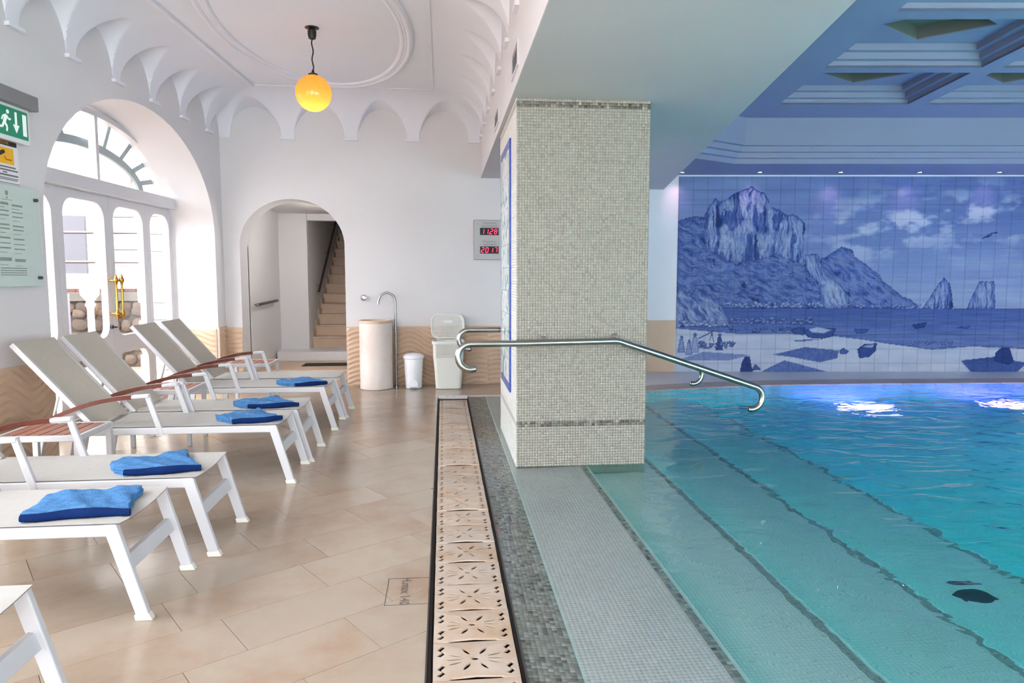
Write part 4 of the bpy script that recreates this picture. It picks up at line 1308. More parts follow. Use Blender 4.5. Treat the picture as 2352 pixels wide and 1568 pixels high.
# iron railing in front of the wall
rail = empty('iron_railing', (-6.4, 10.9, 0)); tag(rail, 'thin dark iron railing standing before the garden wall', 'railing')
for x in (-5.56, -4.86):
    m2 = MB(); m2.tube([(x, 10.9, -0.03), (x, 10.9, 2.05)], .026, 8); m2.build('post', DARK_STEEL, rail, smooth=50)
m2 = MB(); m2.box((-5.63, 10.86, .55), (-5.51, 10.94, 1.15)); m2.build('post_box', simple('grey_box', (.3, .3, .34), .5), rail)
for z_ in (1.62, 2.05):
    for (x0, x1) in ((-6.6, -5.1), (-4.95, -4.48)):
        m2 = MB(); m2.tube([(x0, 10.9, z_), (x1, 10.9, z_)], .02, 8); m2.build('bar', DARK_STEEL, rail, smooth=50)
# pale stone gate pier and white lamp post
PALE = simple('pale_masonry', (0.80, 0.76, 0.72), .8, noise=.15, nscale=6, rnd=.06)
gp = empty('gate_pier', (-5.2, 12.6, 0)); tag(gp, 'pale block gate pier rising behind the garden wall', 'pier')
for k in range(11):
    m2 = MB(); m2.box((-5.75 + .02 * (k % 2), 12.3, -0.03 + k * .27), (-5.05 - .02 * (k % 2), 12.9, k * .27 + .225)); m2.build('block', PALE, gp, bevel=.02)
g2 = empty('stone_quoin_pier', (-4.45, 11.2, 0)); tag(g2, 'pale stone pier right beside the outer door frame', 'pier')
for k in range(12):
    m2 = MB(); w_ = .06 * (k % 2); m2.box((-4.62 + w_, 11.1, -0.03 + k * .26), (-4.25, 11.5, k * .26 + .22)); m2.build('block', PALE, g2, bevel=.02)
lp = empty('lamp_post', (-5.06, 10.6, 0)); tag(lp, 'white garden lamp post outside the left door leaf', 'lamp post')
m2 = MB(); m2.lathe([(.09, -0.03), (.09, .1), (.05, .2), (.045, .95), (.07, 1.0), (.05, 1.05)], 16, cx=-5.06, cy=10.6); m2.build('post', WHITE_METAL, lp, smooth=40)
m2 = MB(); m2.lathe([(.05, 1.05), (.12, 1.14), (.13, 1.22), (.08, 1.32), (0, 1.35)], 16, cx=-5.06, cy=10.6); m2.build('lantern', WHITE_METAL, lp, smooth=60)
bl_ = empty('neighbouring_house', (-9, 22, 0)); tag(bl_, 'pale neighbouring house seen through the door glass', 'house')
m2 = MB(); m2.box((-16, 22, -0.03), (-6.4, 30, 9)); m2.build('wall', simple('house_wall', (.82, .80, .78), .9), bl_)
OCH = simple('ochre_wall', (.10, .065, .04), .9)
m2 = MB(); m2.box((-8.6, 20.6, 2.6), (-6.6, 21.98, 4.4)); m2.build('upper_storey', OCH, bl_)
GREYW = simple('grey_window', (.06, .06, .075), .3)
for (x0, z0_, z1_) in ((-8.7, 1.3, 2.3), (-7.6, 1.2, 2.3), (-8.7, -.03, .8), (-11.5, 1.5, 3.2), (-13.6, 1.5, 3.2)):
    m2 = MB(); m2.box((x0, 21.9, z0_), (x0 + 1.0, 22.02, z1_)); wn = m2.build('window', GREYW, bl_)
    m2 = MB(); m2.box((x0 - .06, 21.86, z0_ - .06), (x0 + 1.06, 21.92, z0_)); m2.build('window_sill', PALE, wn)

# ------------------------------------------------------------------ passage with stairs behind the arch
mb = MB()
mb.box((-2.72, 9.45, -0.02), (-2.53, 11.20, 2.6))
tag(mb.build('wall_passage_left', PLASTER), 'white left wall of the stair passage', kind='structure')
mb = MB()
mb.prism([(-2.72, 11.20), (-2.44, 11.20), (-2.10, 11.20), (-2.10, 16.5), (-2.72, 16.5)], -0.02, 5.2)
tag(mb.build('wall_passage_pier', PLASTER), 'white corner pier and stair wall in the passage', kind='structure')
mb = MB(); mb.box((-1.10, 9.45, -0.02), (-0.95, 16.5, 5.2))
tag(mb.build('wall_passage_right', PLASTER), 'white right wall of the stair passage', kind='structure')
mb = MB(); mb.box((-2.75, 9.4, 2.38), (-0.95, 11.25, 2.55)); mb.box((-2.75, 11.25, 2.28), (-0.95, 11.45, 2.55)); mb.box((-2.75, 11.45, 4.4), (-0.95, 16.6, 4.6)); mb.box((-2.75, 11.45, 2.5), (-0.95, 11.55, 4.6)); mb.box((-2.75, 16.5, 0), (-0.95, 16.6, 4.6))
tag(mb.build('ceiling_passage', PLASTER), 'low white ceiling of the stair passage', kind='structure')
r = empty('passage_fill_lamp', (-1.22, 9.62, 2.37)); tag(r, 'added fill lamp hidden behind the arch, brightening the stair passage', 'ceiling lamp')
mb = MB(); mb.lathe([(0.0, 2.315), (0.06, 2.32), (0.085, 2.345), (0.09, 2.375)], 24, cx=-1.22, cy=9.62); mb.build('diffuser', simple('fill_opal_diffuser', (0.8, 0.8, 0.8), 0.5, emit=(1, 0.95, 0.9), estr=3), r, smooth=60)
ld = bpy.data.lights.new('passage_fill_light', 'POINT'); ld.energy = 12; ld.color = (1.0, 0.95, 0.88); ld.shadow_soft_size = 0.09  # fill light added to brighten the passage, kept out of view
lo = bpy.data.objects.new('passage_fill_light', ld); COL.objects.link(lo); lo.location = (-1.24, 9.66, 2.20); lo.parent = r; lo.matrix_parent_inverse = WM[r.name].inverted()
stair = empty('staircase', (-1.6, 11.4, 0)); tag(stair, 'pale stone stairs rising behind the arched passage', kind='structure')
mb = MB(); mb.box((-2.53, 9.60, -0.02), (-1.10, 11.0, 0.13)); mb.build('landing', STEP_STONE, stair)
mb = MB(); mb.box((-2.53, 9.585, 0.118), (-1.10, 9.66, 0.145)); mb.build('nosing', STEP_STONE, stair, bevel=.006)
mb = MB(); mb.box((-2.50, 10.75, 0.13), (-1.10, 11.5, 0.27)); mb.build('landing', DECK_STONE, stair, bevel=.008)
mb = MB(); mb.prism([(-2.52, 10.3), (-2.515, 10.3), (-2.515, 10.75), (-2.52, 10.75)], .13, .21); mb.build('skirting', STEP_STONE, stair)
for k in range(15):
    y0 = 11.48 + k * .285; z0 = .27 + k * .168
    mb = MB(); mb.box((-2.10, y0, z0 - .17 if k else .2), (-1.10, y0 + .32, z0 + .168)); st_ = mb.build('step', STEP_STONE, stair)
    mb = MB(); mb.box((-2.10, y0 - .02, z0 + .150), (-1.10, y0 + .05, z0 + .170)); mb.build('nosing', STEP_STONE, st_, bevel=.005)
    mb = MB(); mb.box((-2.10, y0 - .01, z0), (-2.088, y0 + .29, z0 + .26)); mb.build('skirting', STEP_STONE, st_)
for (a, b) in (((-2.445, 11.03), (-2.095, 11.285)), ):
    mb = MB(); mb.box((-2.45, 11.285, .27), (-2.09, 11.30, .35)); mb.build('skirting', STEP_STONE, stair); 
mat_ = MB(); mat_.box((-2.02, 10.12, .13), (-1.14, 10.45, .137))
tag(mat_.build('door_mat', simple('dark_mat', (.03, .03, .028), .9)), 'dark door mat lying on the passage landing', 'mat')
def wall_rail(label, pts, wall_dir, br):
    r = empty('wall_handrail', pts[0]); tag(r, label, 'handrail')
    m2 = MB(); m2.tube(pts, .02, 10); m2.build('rail', simple('dark_wood_rail', (.045, .035, .03), .4), r, smooth=50)
    for q in br:
        a = Vector(pts[0]).lerp(Vector(pts[-1]), q); w = Vector(wall_dir)
        m2 = MB(); m2.tube([a, a + w * .5 - Vector((0, 0, .015)), a + w], .007, 8); m2.build('bracket', STEEL, r, smooth=50)
    m2 = MB(); d = (Vector(pts[0]) - Vector(pts[1])).normalized()
    m2.lathe([(.021, -.02), (.021, .004), (.012, .012), (0, .014)], 12, M=Matrix.Translation(pts[0]) @ d.to_track_quat('Z', 'Y').to_matrix().to_4x4()); m2.build('end_cap', STEEL, r, smooth=50)
wall_rail('short dark handrail on the left wall inside the passage', [(-2.46, 9.55, 1.03), (-2.46, 10.7, 1.05)], (-.07, 0, 0), (.12, .75))
wall_rail('sloping dark handrail above the stone stairs', [(-2.03, 11.7, 1.13), (-2.03, 13.9, 2.55)], (-.07, 0, 0), (.1, .5, .9))

# ------------------------------------------------------------------ sun loungers (local x: 0 at the foot-end corner, head towards -x; y: width centre)
LWD = 0.52
def make_lounger():
    r = empty('sun_lounger', (0, 0, 0))
    hw = LWD / 2
    zt = 0.405
    for sgn in (-1, 1):
        ye, yi = sgn * hw, sgn * (hw - .028)
        y0, y1 = min(ye, yi), max(ye, yi)
        m2 = MB(); m2.box((-1.52, y0, zt - .048), (-0.020, y1, zt)); m2.build('side_rail', WHITE_METAL, r, bevel=.006)
        # splayed foot legs, wide flat tube that tapers
        m2 = MB()
        m2.hexa([(.060, y0 - .001, .0), (.112, y0 - .001, .0), (.112, y1 + .001, .0), (.060, y1 + .001, .0), (-.060, y0 - .001, zt + .001), (-.004, y0 - .001, zt + .001), (-.004, y1 + .001, zt + .001), (-.060, y1 + .001, zt + .001)])
        lg = m2.build('leg', WHITE_METAL, r, bevel=.005)
        m2 = MB(); m2.hexa([(.052, y0 - .004, 0), (.120, y0 - .004, 0), (.120, y1 + .004, 0), (.052, y1 + .004, 0), (.046, y0 - .003, .024), (.105, y0 - .003, .030), (.105, y1 + .003, .030), (.046, y1 + .003, .024)])
        m2.build('foot_cap', FOOT_CAP, lg, bevel=.004)
        m2 = MB()
        m2.hexa([(-1.60, y0 - .001, .0), (-1.55, y0 - .001, .0), (-1.55, y1 + .001, .0), (-1.60, y1 + .001, .0), (-1.525, y0 - .001, zt + .001), (-1.47, y0 - .001, zt + .001), (-1.47, y1 + .001, zt + .001), (-1.525, y1 + .001, zt + .001)])
        m2.build('leg', WHITE_METAL, r, bevel=.005)
        # arm: post, white elbow, wooden armrest curving down to the head end
        yc = sgn * (hw - .010)
        m2 = MB(); m2.hexa([(-.765, yc - .014, zt - .05), (-.725, yc - .014, zt - .05), (-.725, yc + .014, zt - .05), (-.765, yc + .014, zt - .05), (-.845, yc - .014, .625), (-.812, yc - .014, .628), (-.812, yc + .014, .628), (-.845, yc + .014, .625)])
        m2.hexa([(-.925, yc - .022, .600), (-.812, yc - .022, .606), (-.812, yc + .022, .606), (-.925, yc + .022, .600), (-.925, yc - .022, .624), (-.812, yc - .022, .630), (-.812, yc + .022, .630), (-.925, yc + .022, .624)])
        ps = m2.build('arm_post', WHITE_METAL, r, bevel=.006)
        m2 = MB(); path = []
        n = 14
        for i in range(n + 1):
            t = i / n
            x = -.92 - .56 * t
            z = .612 - .03 * t - .13 * t ** 2
            path.append((x, z))
        vs, fs = [], []
        for (x, z) in path:
            w, h = .021, .014
            vs += [(x, yc - w, z - h), (x, yc + w, z - h), (x, yc + w, z + h), (x, yc - w, z + h)]
        for i in range(n):
            for k in range(4):
                fs.append((i * 4 + k, i * 4 + 4 + k, i * 4 + 4 + (k + 1) % 4, i * 4 + (k + 1) % 4))
        fs += [(0, 1, 2, 3), (n * 4 + 3, n * 4 + 2, n * 4 + 1, n * 4)]
        m2.add(vs, fs); m2.build('armrest', ARM_WOOD, r, smooth=40)
        m2 = MB(); m2.hexa([(-1.50, yc - .012, zt - .03), (-1.47, yc - .012, zt - .03), (-1.47, yc + .012, zt - .03), (-1.50, yc + .012, zt - .03), (-1.495, yc - .012, .46), (-1.465, yc - .012, .46), (-1.465, yc + .012, .46), (-1.495, yc + .012, .46)])
        m2.build('arm_bracket', WHITE_METAL, r, bevel=.004)
    # cross bars
    m2 = MB(); m2.hexa([(.012, -hw + .02, .205), (.034, -hw + .02, .200), (.034, hw - .02, .200), (.012, hw - .02, .205), (-.008, -hw + .02, .262), (.014, -hw + .02, .258), (.014, hw - .02, .258), (-.008, hw - .02, .262)])
    m2.build('cross_bar', WHITE_METAL, r, bevel=.005)
    m2 = MB(); m2.box((-1.5, -hw + .02, .34), (-1.46, hw - .02, .37)); m2.build('cross_bar', WHITE_METAL, r, bevel=.004)
    # seat fabric, sagging a little
    def seat(u, v):
        x = -1.20 + 1.205 * u; y = (-hw + .006) + (LWD - .012) * v
        e = 4 * v * (1 - v)
        s = .020 * e * (0.35 + 0.65 * math.sin(math.pi * min(1, u * 1.02)) ** .5) + .010 * e * (u > .97)
        return (x, y, zt + .0045 - s)
    m2 = MB(); m2.grid(seat, 24, 12)
    n0 = len(m2.v)
    m2.grid(lambda u, v: tuple(Vector(seat(1 - u, v)) - Vector((0, 0, .0035))), 24, 12)
    m2.build('seat_fabric', FABRIC, r, smooth=60)
    # reclined back
    hx, hz, tx, tz = -1.18, .405, -1.66, .965
    d = Vector((tx - hx, 0, tz - hz)); ln = d.length; d.normalize(); nn = Vector((-d.z, 0, d.x)) * -1
    bk = MB()
    for sgn in (-1, 1):
        y0 = sgn * (hw - .035)
        m2 = MB()
        a0, a1 = Vector((hx, 0, hz)), Vector((tx, 0, tz))
        q = []
        for p in (a0, a1):
            for (yy_, oo) in ((y0 - .014, -.018), (y0 + .014, -.018), (y0 + .014, .018), (y0 - .014, .018)):
                q.append(p + Vector((0, yy_, 0)) + nn * oo)
        m2.hexa(q); m2.build('back_rail', WHITE_METAL, r, bevel=.005)
    m2 = MB(); q = []
    for p in (a1 - d * .03, a1 - d * .002):
        for (yy_, oo) in ((-hw + .05, -.008), (hw - .05, -.008), (hw - .05, .010), (-hw + .05, .010)):
            q.append(p + Vector((0, yy_, 0)) + nn * oo)
    m2.hexa(q); m2.build('top_bar', WHITE_METAL, r, bevel=.004)
    def bf(u, v):
        p = a0 + d * (ln * (0.01 + .985 * u)); e = 4 * v * (1 - v)
        y = -(hw - .022) + 2 * (hw - .022) * v
        q = p + nn * (.019 - .014 * e * math.sin(math.pi * u) ** .5)
        return (q.x, y, q.z)
    m2 = MB(); m2.grid(bf, 16, 10); m2.grid(lambda u, v: tuple(Vector(bf(1 - u, v)) - nn * .004), 16, 10)
    m2.build('back_fabric', BACK_FABRIC, r, smooth=60)
    # prop strut behind the back
    m2 = MB(); pm = a0 + d * (ln * .45)
    m2.tube([(pm.x, -hw + .06, pm.z), (-1.47, -hw + .06, zt - .02), (-1.47, hw - .06, zt - .02), (pm.x, hw - .06, pm.z)], .010, 8); m2.build('prop_strut', WHITE_METAL, r, smooth=50)
    return r
# (foot corner x, centre y, label)
LNG = [(-1.335, 2.06, 'white sun lounger nearest the camera, cut off by the frame corner'),
       (-1.315, 3.13, 'white sun lounger with towel, second from the camera'),
       (-1.240, 3.78, 'white sun lounger with towel, third from the camera, before the side table'),
       (-1.125, 5.02, 'white sun lounger with towel, beyond the nearest slatted side table'),
       (-1.100, 5.57, 'white sun lounger with towel, fifth from the camera, before the middle side table'),
       (-1.080, 6.67, 'white sun lounger with towel, sixth from the camera, beyond the middle side table'),
       (-1.060, 7.23, 'white sun lounger without towel, farthest from the camera')]
lounger0 = make_lounger()
LOUNGERS = []
for i, (x, y, lab) in enumerate(LNG):
    o = lounger0 if i == 0 else copy_tree(lounger0)
    LOUNGERS.append(o)
for (x, y, lab), o in zip(LNG, LOUNGERS):
    o.location = (x, y, 0)
    tag(o, lab, 'sun lounger', 'row of white sun loungers')

m2 = MB(); m2.box((-1.415, .205, .615), (-1.385, .262, .650))
tg = m2.build('fabric_tag', simple('blue_tag', (.01, .03, .20), .8), None); tg.parent = LOUNGERS[5]; tg.matrix_parent_inverse = Matrix.Identity(4)

# ------------------------------------------------------------------ folded towels
def make_towel(name, quad, seed, label, zb=0.399):
    """quad: near-left, near-right, far-right, far-left corners in world xy"""
    rr_ = random.Random(seed)
    q = [Vector((*p, 0)) for p in quad]
    c = sum(q, Vector()) / 4
    n1, n2 = rr_.random() * 10, rr_.random() * 10
    root = empty('folded_towel', (c.x, c.y, zb)); tag(root, label, 'towel', 'folded blue towels')
    def pt(u, v, z):
        a = q[0].lerp(q[1], u); b = q[3].lerp(q[2], u); p = a.lerp(b, v)
        return Vector((p.x + .009 * math.sin(v * 5 + n1) + .004 * math.sin(v * 13 + u * 3), p.y + .010 * math.sin(u * 6 + n2) + .004 * math.sin(u * 15 + n1), z))
    th = [.017, .015, .015]
    z = zb
    for li in range(3):
        h = th[li]
        ins0, ins1 = rr_.uniform(0, .02), rr_.uniform(0, .02)
        m2 = MB()
        nu, nv = 28, 20
        def height(u, v, top):
            x, y = u * 6, v * 4
            w = .008 * math.sin(x * 1.7 + n1 + y * .8) + .008 * (1 - abs(math.sin(y * 1.9 + n2 + .5 * math.sin(x * .9)))) ** 3 + .004 * math.sin(x * 4 + y * 2.4) + .006 * (1 - abs(math.sin(x * .9 + n1))) ** 4
            edge = min(min(u, 1 - u) * 9, min(v, 1 - v) * 6, 1)
            # the towel follows the sag of the fabric
            sag = .010 * (1 - (2 * v - 1) ** 2)
            return z - sag + (h * (max(edge, 0) ** .4) * .5 + .5 * h + (w * .7 if li == 2 else w * .3) if top else 0)
        def ft(u, v): 
            p = pt(ins0 + (1 - ins0 - ins1) * u, .01 * li + (1 - .02 * li) * v, height(u, v, True)); return tuple(p)
        def fb(u, v):
            p = pt(ins0 + (1 - ins0 - ins1) * (1 - u), .01 * li + (1 - .02 * li) * v, height(1 - u, v, False)); return tuple(p)
        m2.grid(ft, nu, nv)
        nb = len(m2.v)
        m2.grid(fb, nu, nv)
        W = nu + 1
        for i in range(nu):
            m2.f.append((i + 1, i, nb + nu - i, nb + nu - i - 1))
            t0 = nv * W
            m2.f.append((t0 + i, t0 + i + 1, nb + t0 + nu - i - 1, nb + t0 + nu - i))
        for j in range(nv):
            m2.f.append((j * W, (j + 1) * W, nb + (j + 1) * W + nu, nb + j * W + nu))
            m2.f.append(((j + 1) * W + nu, j * W + nu, nb + j * W, nb + (j + 1) * W))
        m2.build('towel_layer', TOWEL, root, smooth=70)
        z += h * .82
    # rolled fold along the near edge, its shade painted navy
    m2 = MB()
    pts = []
    for i in range(15):
        t = i / 14
        p = pt(.01 + .98 * t, -.015, zb + .019 + .003 * math.sin(t * 9 + n1)); pts.append(tuple(p))
    m2.tube(pts, [.015 + .006 * math.sin(math.pi * i / 14) for i in range(15)], 10); m2.build('folded_edge', TOWEL_SHADE, root, smooth=60)
TW_ = [([(-1.735, 2.955), (-1.325, 3.02), (-1.40, 3.33), (-1.78, 3.26)], 'blue folded towel on the second lounger from the camera'),
       ([(-1.62, 3.60), (-1.265, 3.69), (-1.45, 4.02), (-1.775, 3.80)], 'blue folded towel on the third lounger from the camera'),
       ([(-1.44, 4.83), (-1.13, 4.95), (-1.36, 5.25), (-1.60, 5.02)], 'blue folded towel on the lounger beyond the nearest side table'),
       ([(-1.50, 5.40), (-1.13, 5.48), (-1.36, 5.80), (-1.66, 5.60)], 'blue folded towel on the lounger before the middle side table'),
       ([(-1.36, 6.47), (-1.09, 6.60), (-1.32, 6.90), (-1.58, 6.66)], 'blue folded towel on the lounger beyond the middle side table')]
for i, (q, lab) in enumerate(TW_):
    make_towel('folded_towel', q, i + 3, lab)

# ------------------------------------------------------------------ slatted side tables
def make_table():
    r = empty('side_table', (0, 0, 0))
    w, dd, h = .48, .42, .475
    m2 = MB()
    t = .025
    m2.box((-w / 2, -dd / 2, h - .035), (w / 2, -dd / 2 + t, h)); m2.box((-w / 2, dd / 2 - t, h - .035), (w / 2, dd / 2, h))
    m2.box((-w / 2, -dd / 2 + t, h - .035), (-w / 2 + t, dd / 2 - t, h)); m2.box((w / 2 - t, -dd / 2 + t, h - .035), (w / 2, dd / 2 - t, h))
    m2.build('table_frame', WHITE_METAL, r, bevel=.004)
    for sx in (-1, 1):
        for sy in (-1, 1):
            m2 = MB(); cx_, cy_ = sx * (w / 2 - .017), sy * (dd / 2 - .017)
            m2.box((cx_ - .017, cy_ - .017, 0), (cx_ + .017, cy_ + .017, h - .034)); m2.build('leg', WHITE_METAL, r, bevel=.004)
    ns = 6
    sw = (w - 2 * t) / ns
    for k in range(ns):
        m2 = MB(); x0 = -w / 2 + t + k * sw
        m2.box((x0 + .004, -dd / 2 + t + .002, h - .016), (x0 + sw - .004, dd / 2 - t - .002, h - .001)); m2.build('slat', SLAT_WOOD, r, bevel=.003)
    return r
tb0 = make_table()
tabs = [tb0, copy_tree(tb0), copy_tree(tb0)]
for o, (x, y, lab) in zip(tabs, ((-2.37, 4.455, 'slatted terracotta side table nearest the camera between two loungers'), (-2.33, 6.12, 'slatted terracotta side table in the middle of the lounger row'), (-2.10, 7.86, 'slatted terracotta side table beyond the farthest lounger'))):
    o.location = (x, y, 0); tag(o, lab, 'side table', 'slatted side tables')

# ------------------------------------------------------------------ stone basin, tap, knob
cx_, cy_ = -0.845, 8.87
r = empty('pedestal_basin', (cx_, cy_, 0)); tag(r, 'round pale stone pedestal basin against the end wall', 'basin')
m2 = MB(); m2.lathe([(.185, 0), (.205, .004), (.205, .05), (.203, .055), (.205, .82), (.203, .826)], 48, cx=cx_, cy=cy_); m2.build('pedestal', BASIN_STONE, r, smooth=40)
m2 = MB(); m2.lathe([(.203, .826), (.210, .828), (.210, .858), (.204, .862), (.188, .862), (.180, .84), (.10, .77), (.02, .755), (0, .755)], 48, cx=cx_, cy=cy_); m2.build('bowl_rim', STEP_STONE, r, smooth=40)
r = empty('basin_tap', (-0.605, 8.97, 0)); tag(r, 'slim tall chrome swan-neck tap beside the basin', 'tap')
path = [(-.605, 8.97, 0.0), (-.605, 8.97, 1.08)] + [(-.605 - .105 + .105 * math.cos(math.radians(a)), 8.97, 1.08 + .12 * math.sin(math.radians(a))) for a in range(12, 171, 12)] + [(-.820, 8.97, 1.075)]
m2 = MB(); m2.tube(path, .0135, 12); m2.build('spout', CHROME, r, smooth=50)
m2 = MB(); m2.lathe([(.035, 0), (.035, .012), (.018, .016)], 20, cx=-.605, cy=8.97); m2.build('base_flange', CHROME, r, smooth=40)
m2 = MB(); m2.tube([(-.820, 8.97, 1.082), (-.822, 8.97, 1.055)], .016, 12); m2.build('nozzle', CHROME, r, smooth=40)
r = empty('wall_valve', (-1.015, BY, 1.135)); tag(r, 'round chrome valve knob on the wall above the basin', 'valve')
Mk = Matrix.Translation((-1.015, BY, 1.135)) @ Vector((0, -1, 0)).to_track_quat('Z', 'Y').to_matrix().to_4x4()
m2 = MB(); m2.lathe([(.036, 0), (.036, .01), (.02, .014)], 20, M=Mk); m2.build('wall_plate', CHROME, r, smooth=40)
m2 = MB(); m2.lathe([(.02, .014), (.03, .02), (.032, .045), (.026, .052), (0, .054)], 20, M=Mk); m2.build('knob', CHROME, r, smooth=40)

# ------------------------------------------------------------------ pedal bin
BIN_W = simple('white_bin_plastic', (.84, .85, .88), .3)
bx, by = -0.378, 8.84
r = empty('pedal_bin', (bx, by, 0)); tag(r, 'small round white pedal bin by the wainscot', 'bin')
m2 = MB(); m2.lathe([(.095, 0), (.103, .006), (.112, .20), (.121, .385), (.119, .39)], 40, cx=bx, cy=by); m2.build('body', BIN_W, r, smooth=40)
m2 = MB(); m2.lathe([(.127, .378), (.132, .383), (.132, .405), (.124, .420), (.09, .438), (.04, .446), (0, .447)], 40, cx=bx, cy=by); m2.build('lid', BIN_W, r, smooth=40)
m2 = MB(); m2.plate([(bx - .055, .02), (bx + .055, .02)] + [(bx + .055 * math.cos(math.pi * i / 12), .065 + .05 * math.sin(math.pi * i / 12)) for i in range(13)], [], by - .122, by - .09, Matrix(((1, 0, 0, 0), (0, 0, 1, 0), (0, 1, 0, 0), (0, 0, 0, 1)))); m2.build('pedal_housing', BIN_W, r, bevel=.004)
m2 = MB(); m2.box((bx - .045, by - .15, .012), (bx + .045, by - .10, .028)); m2.build('pedal', simple('grey_pedal', (.35, .36, .40), .4), r, bevel=.005)

# ------------------------------------------------------------------ laundry hamper with its lid up
HAMP = simple('cream_hamper_plastic', (.74, .74, .68), .45)
hx0, hy0 = 0.060, 8.80
def sq(w, d, r_, n=5):
    pts = []
    for (sx, sy, a0) in ((1, -1, -90), (1, 1, 0), (-1, 1, 90), (-1, -1, 180)):
        for i in range(n + 1):
            a = math.radians(a0 + 90 * i / n); pts.append((sx * (w - r_) + r_ * math.cos(a), sy * (d - r_) + r_ * math.sin(a)))
    return pts
def loft(rings):
    m = MB(); n = len(rings[0]); v = [p for rg in rings for p in rg]
    f = [(i * n + k, i * n + (k + 1) % n, (i + 1) * n + (k + 1) % n, (i + 1) * n + k) for i in range(len(rings) - 1) for k in range(n)]
    f.append(tuple(range(n - 1, -1, -1))); m.add(v, f); return m
r = empty('laundry_hamper', (hx0, hy0, 0)); tag(r, 'cream perforated plastic laundry hamper with lid tipped open', 'hamper')
prof = [(.150, .115, 0), (.160, .125, .008), (.178, .142, .30), (.188, .150, .40)]
m2 = loft([[(hx0 + x, hy0 + y, z) for x, y in sq(w, d, .045)] for (w, d, z) in prof]); m2.build('body', HAMP, r, smooth=40)
# woven upper band: real openings
def side_band(axis, sgn):
    nc, nr = (17 if axis == 'x' else 13), 9
    half = .152 if axis == 'x' else .112
    z0_, z1_ = .395, .565
    holes_ = []
    for i in range(nc):
        for j in range(nr):
            u0 = -half + .006 + i * (2 * half - .012) / nc; v0 = z0_ + .006 + j * (z1_ - z0_ - .010) / nr
            du, dv = (2 * half - .012) / nc * .58, (z1_ - z0_ - .010) / nr * .55
            holes_.append([(u0, v0), (u0 + du, v0), (u0 + du, v0 + dv), (u0, v0 + dv)])
    if axis == 'x':
        y_ = hy0 + sgn * .148
        M = Matrix(((1, 0, 0, hx0), (0, 0, sgn, y_), (0, 1, 0, 0), (0, 0, 0, 1)))
    else:
        x_ = hx0 + sgn * .186
        M = Matrix(((0, 0, sgn, x_), (1, 0, 0, hy0), (0, 1, 0, 0), (0, 0, 0, 1)))
    m3 = MB(); m3.plate([(-half, z0_), (half, z0_), (half, z1_), (-half, z1_)], holes_, 0, .004, M); m3.build('woven_band', HAMP, r)
for ax, sg in (('x', -1), ('x', 1), ('y', -1), ('y', 1)): side_band(ax, sg)
for (sx, sy) in ((1, 1), (1, -1), (-1, 1), (-1, -1)):
    m2 = MB(); c = (hx0 + sx * .150, hy0 + sy * .112)
    pts = [(c[0] + sx * .038 * math.cos(math.radians(a)), c[1] + sy * .038 * math.sin(math.radians(a))) for a in range(0, 91, 15)]
    n = len(pts)
    m2.add([(*p, .395) for p in pts] + [(*p, .57) for p in pts], [(i, i + 1, n + i + 1, n + i) for i in range(n - 1)]); m2.build('corner', HAMP, r, smooth=60)
m2 = MB()
ro, ri = sq(.205, .165, .05), sq(.180, .142, .045)
M = Matrix.Translation((hx0, hy0, 0))
m2.plate(ro, [ri], .565, .605, M); m2.build('rim', HAMP, r, bevel=.006)
# lid: rounded frame with open mesh, leaning on the wall
LMX = Matrix.Translation((hx0 - .002, hy0 + .165, .615)) @ Matrix.Rotation(math.radians(82), 4, 'X')
lid_o = [(x, y + .155) for x, y in sq(.215, .160, .09)]
lid_i = [(x, y + .155) for x, y in sq(.200, .145, .08)]
m2 = MB(); m2.plate(lid_o, [lid_i], -.02, .018, LMX); ld_ = m2.build('lid', HAMP, r, bevel=.004)
holes_ = []
for i in range(21):
    for j in range(15):
        u0, v0 = -.19 + i * .0181, .018 + j * .0184
        c = (u0 + .005, v0 + .005)
        if inside((u0, v0), [(x * .95, .155 + (y - .155) * .95) for x, y in lid_i]) and inside((u0 + .0105, v0 + .0105), [(x * .95, .155 + (y - .155) * .95) for x, y in lid_i]) and not (abs(u0) < .055 and .19 < v0 < .235):
            holes_.append([(u0, v0), (u0 + .0105, v0), (u0 + .0105, v0 + .0105), (u0, v0 + .0105)])
m2 = MB(); m2.plate(lid_i, holes_, .0, .004, LMX); m2.build('lid_mesh', HAMP, ld_)
for hx_ in (-.09, .09):
    m2 = MB(); m2.box((hx_ - .012, -.012, -.012), (hx_ + .012, .012, .012), LMX); m2.build('hinge', simple('grey_hinge', (.45, .45, .42), .5), ld_)

# ------------------------------------------------------------------ digital display on the end wall
r = empty('temperature_display', (.575, BY, 1.87)); tag(r, 'grey wall panel with two red digital readouts', 'display')
PANEL = simple('grey_panel', (.42, .42, .42), .45)
x0, x1, z0, z1 = .402, .80, 1.622, 2.132
m2 = MB(); m2.box((x0, BY - .03, z0), (x1, BY, z1)); m2.build('case', simple('panel_edge', (.20, .20, .20), .4), r, bevel=.004)
m2 = MB(); m2.box((x0 + .006, BY - .0315, z0 + .006), (x1 - .006, BY - .028, z1 - .006)); m2.build('face', PANEL, r)
RED_E = simple('red_segment', (.9, .05, .08), .4, emit=(1.0, .015, .07), estr=2.2)
def FMX(x, z, y=BY - .0365): return Matrix.Translation((x, y, z)) @ Matrix.Rotation(math.pi / 2, 4, 'X')
SEG = {'0': 'abcdef', '1': 'bc', '2': 'abged', '7': 'abc', '8': 'abcdefg'}
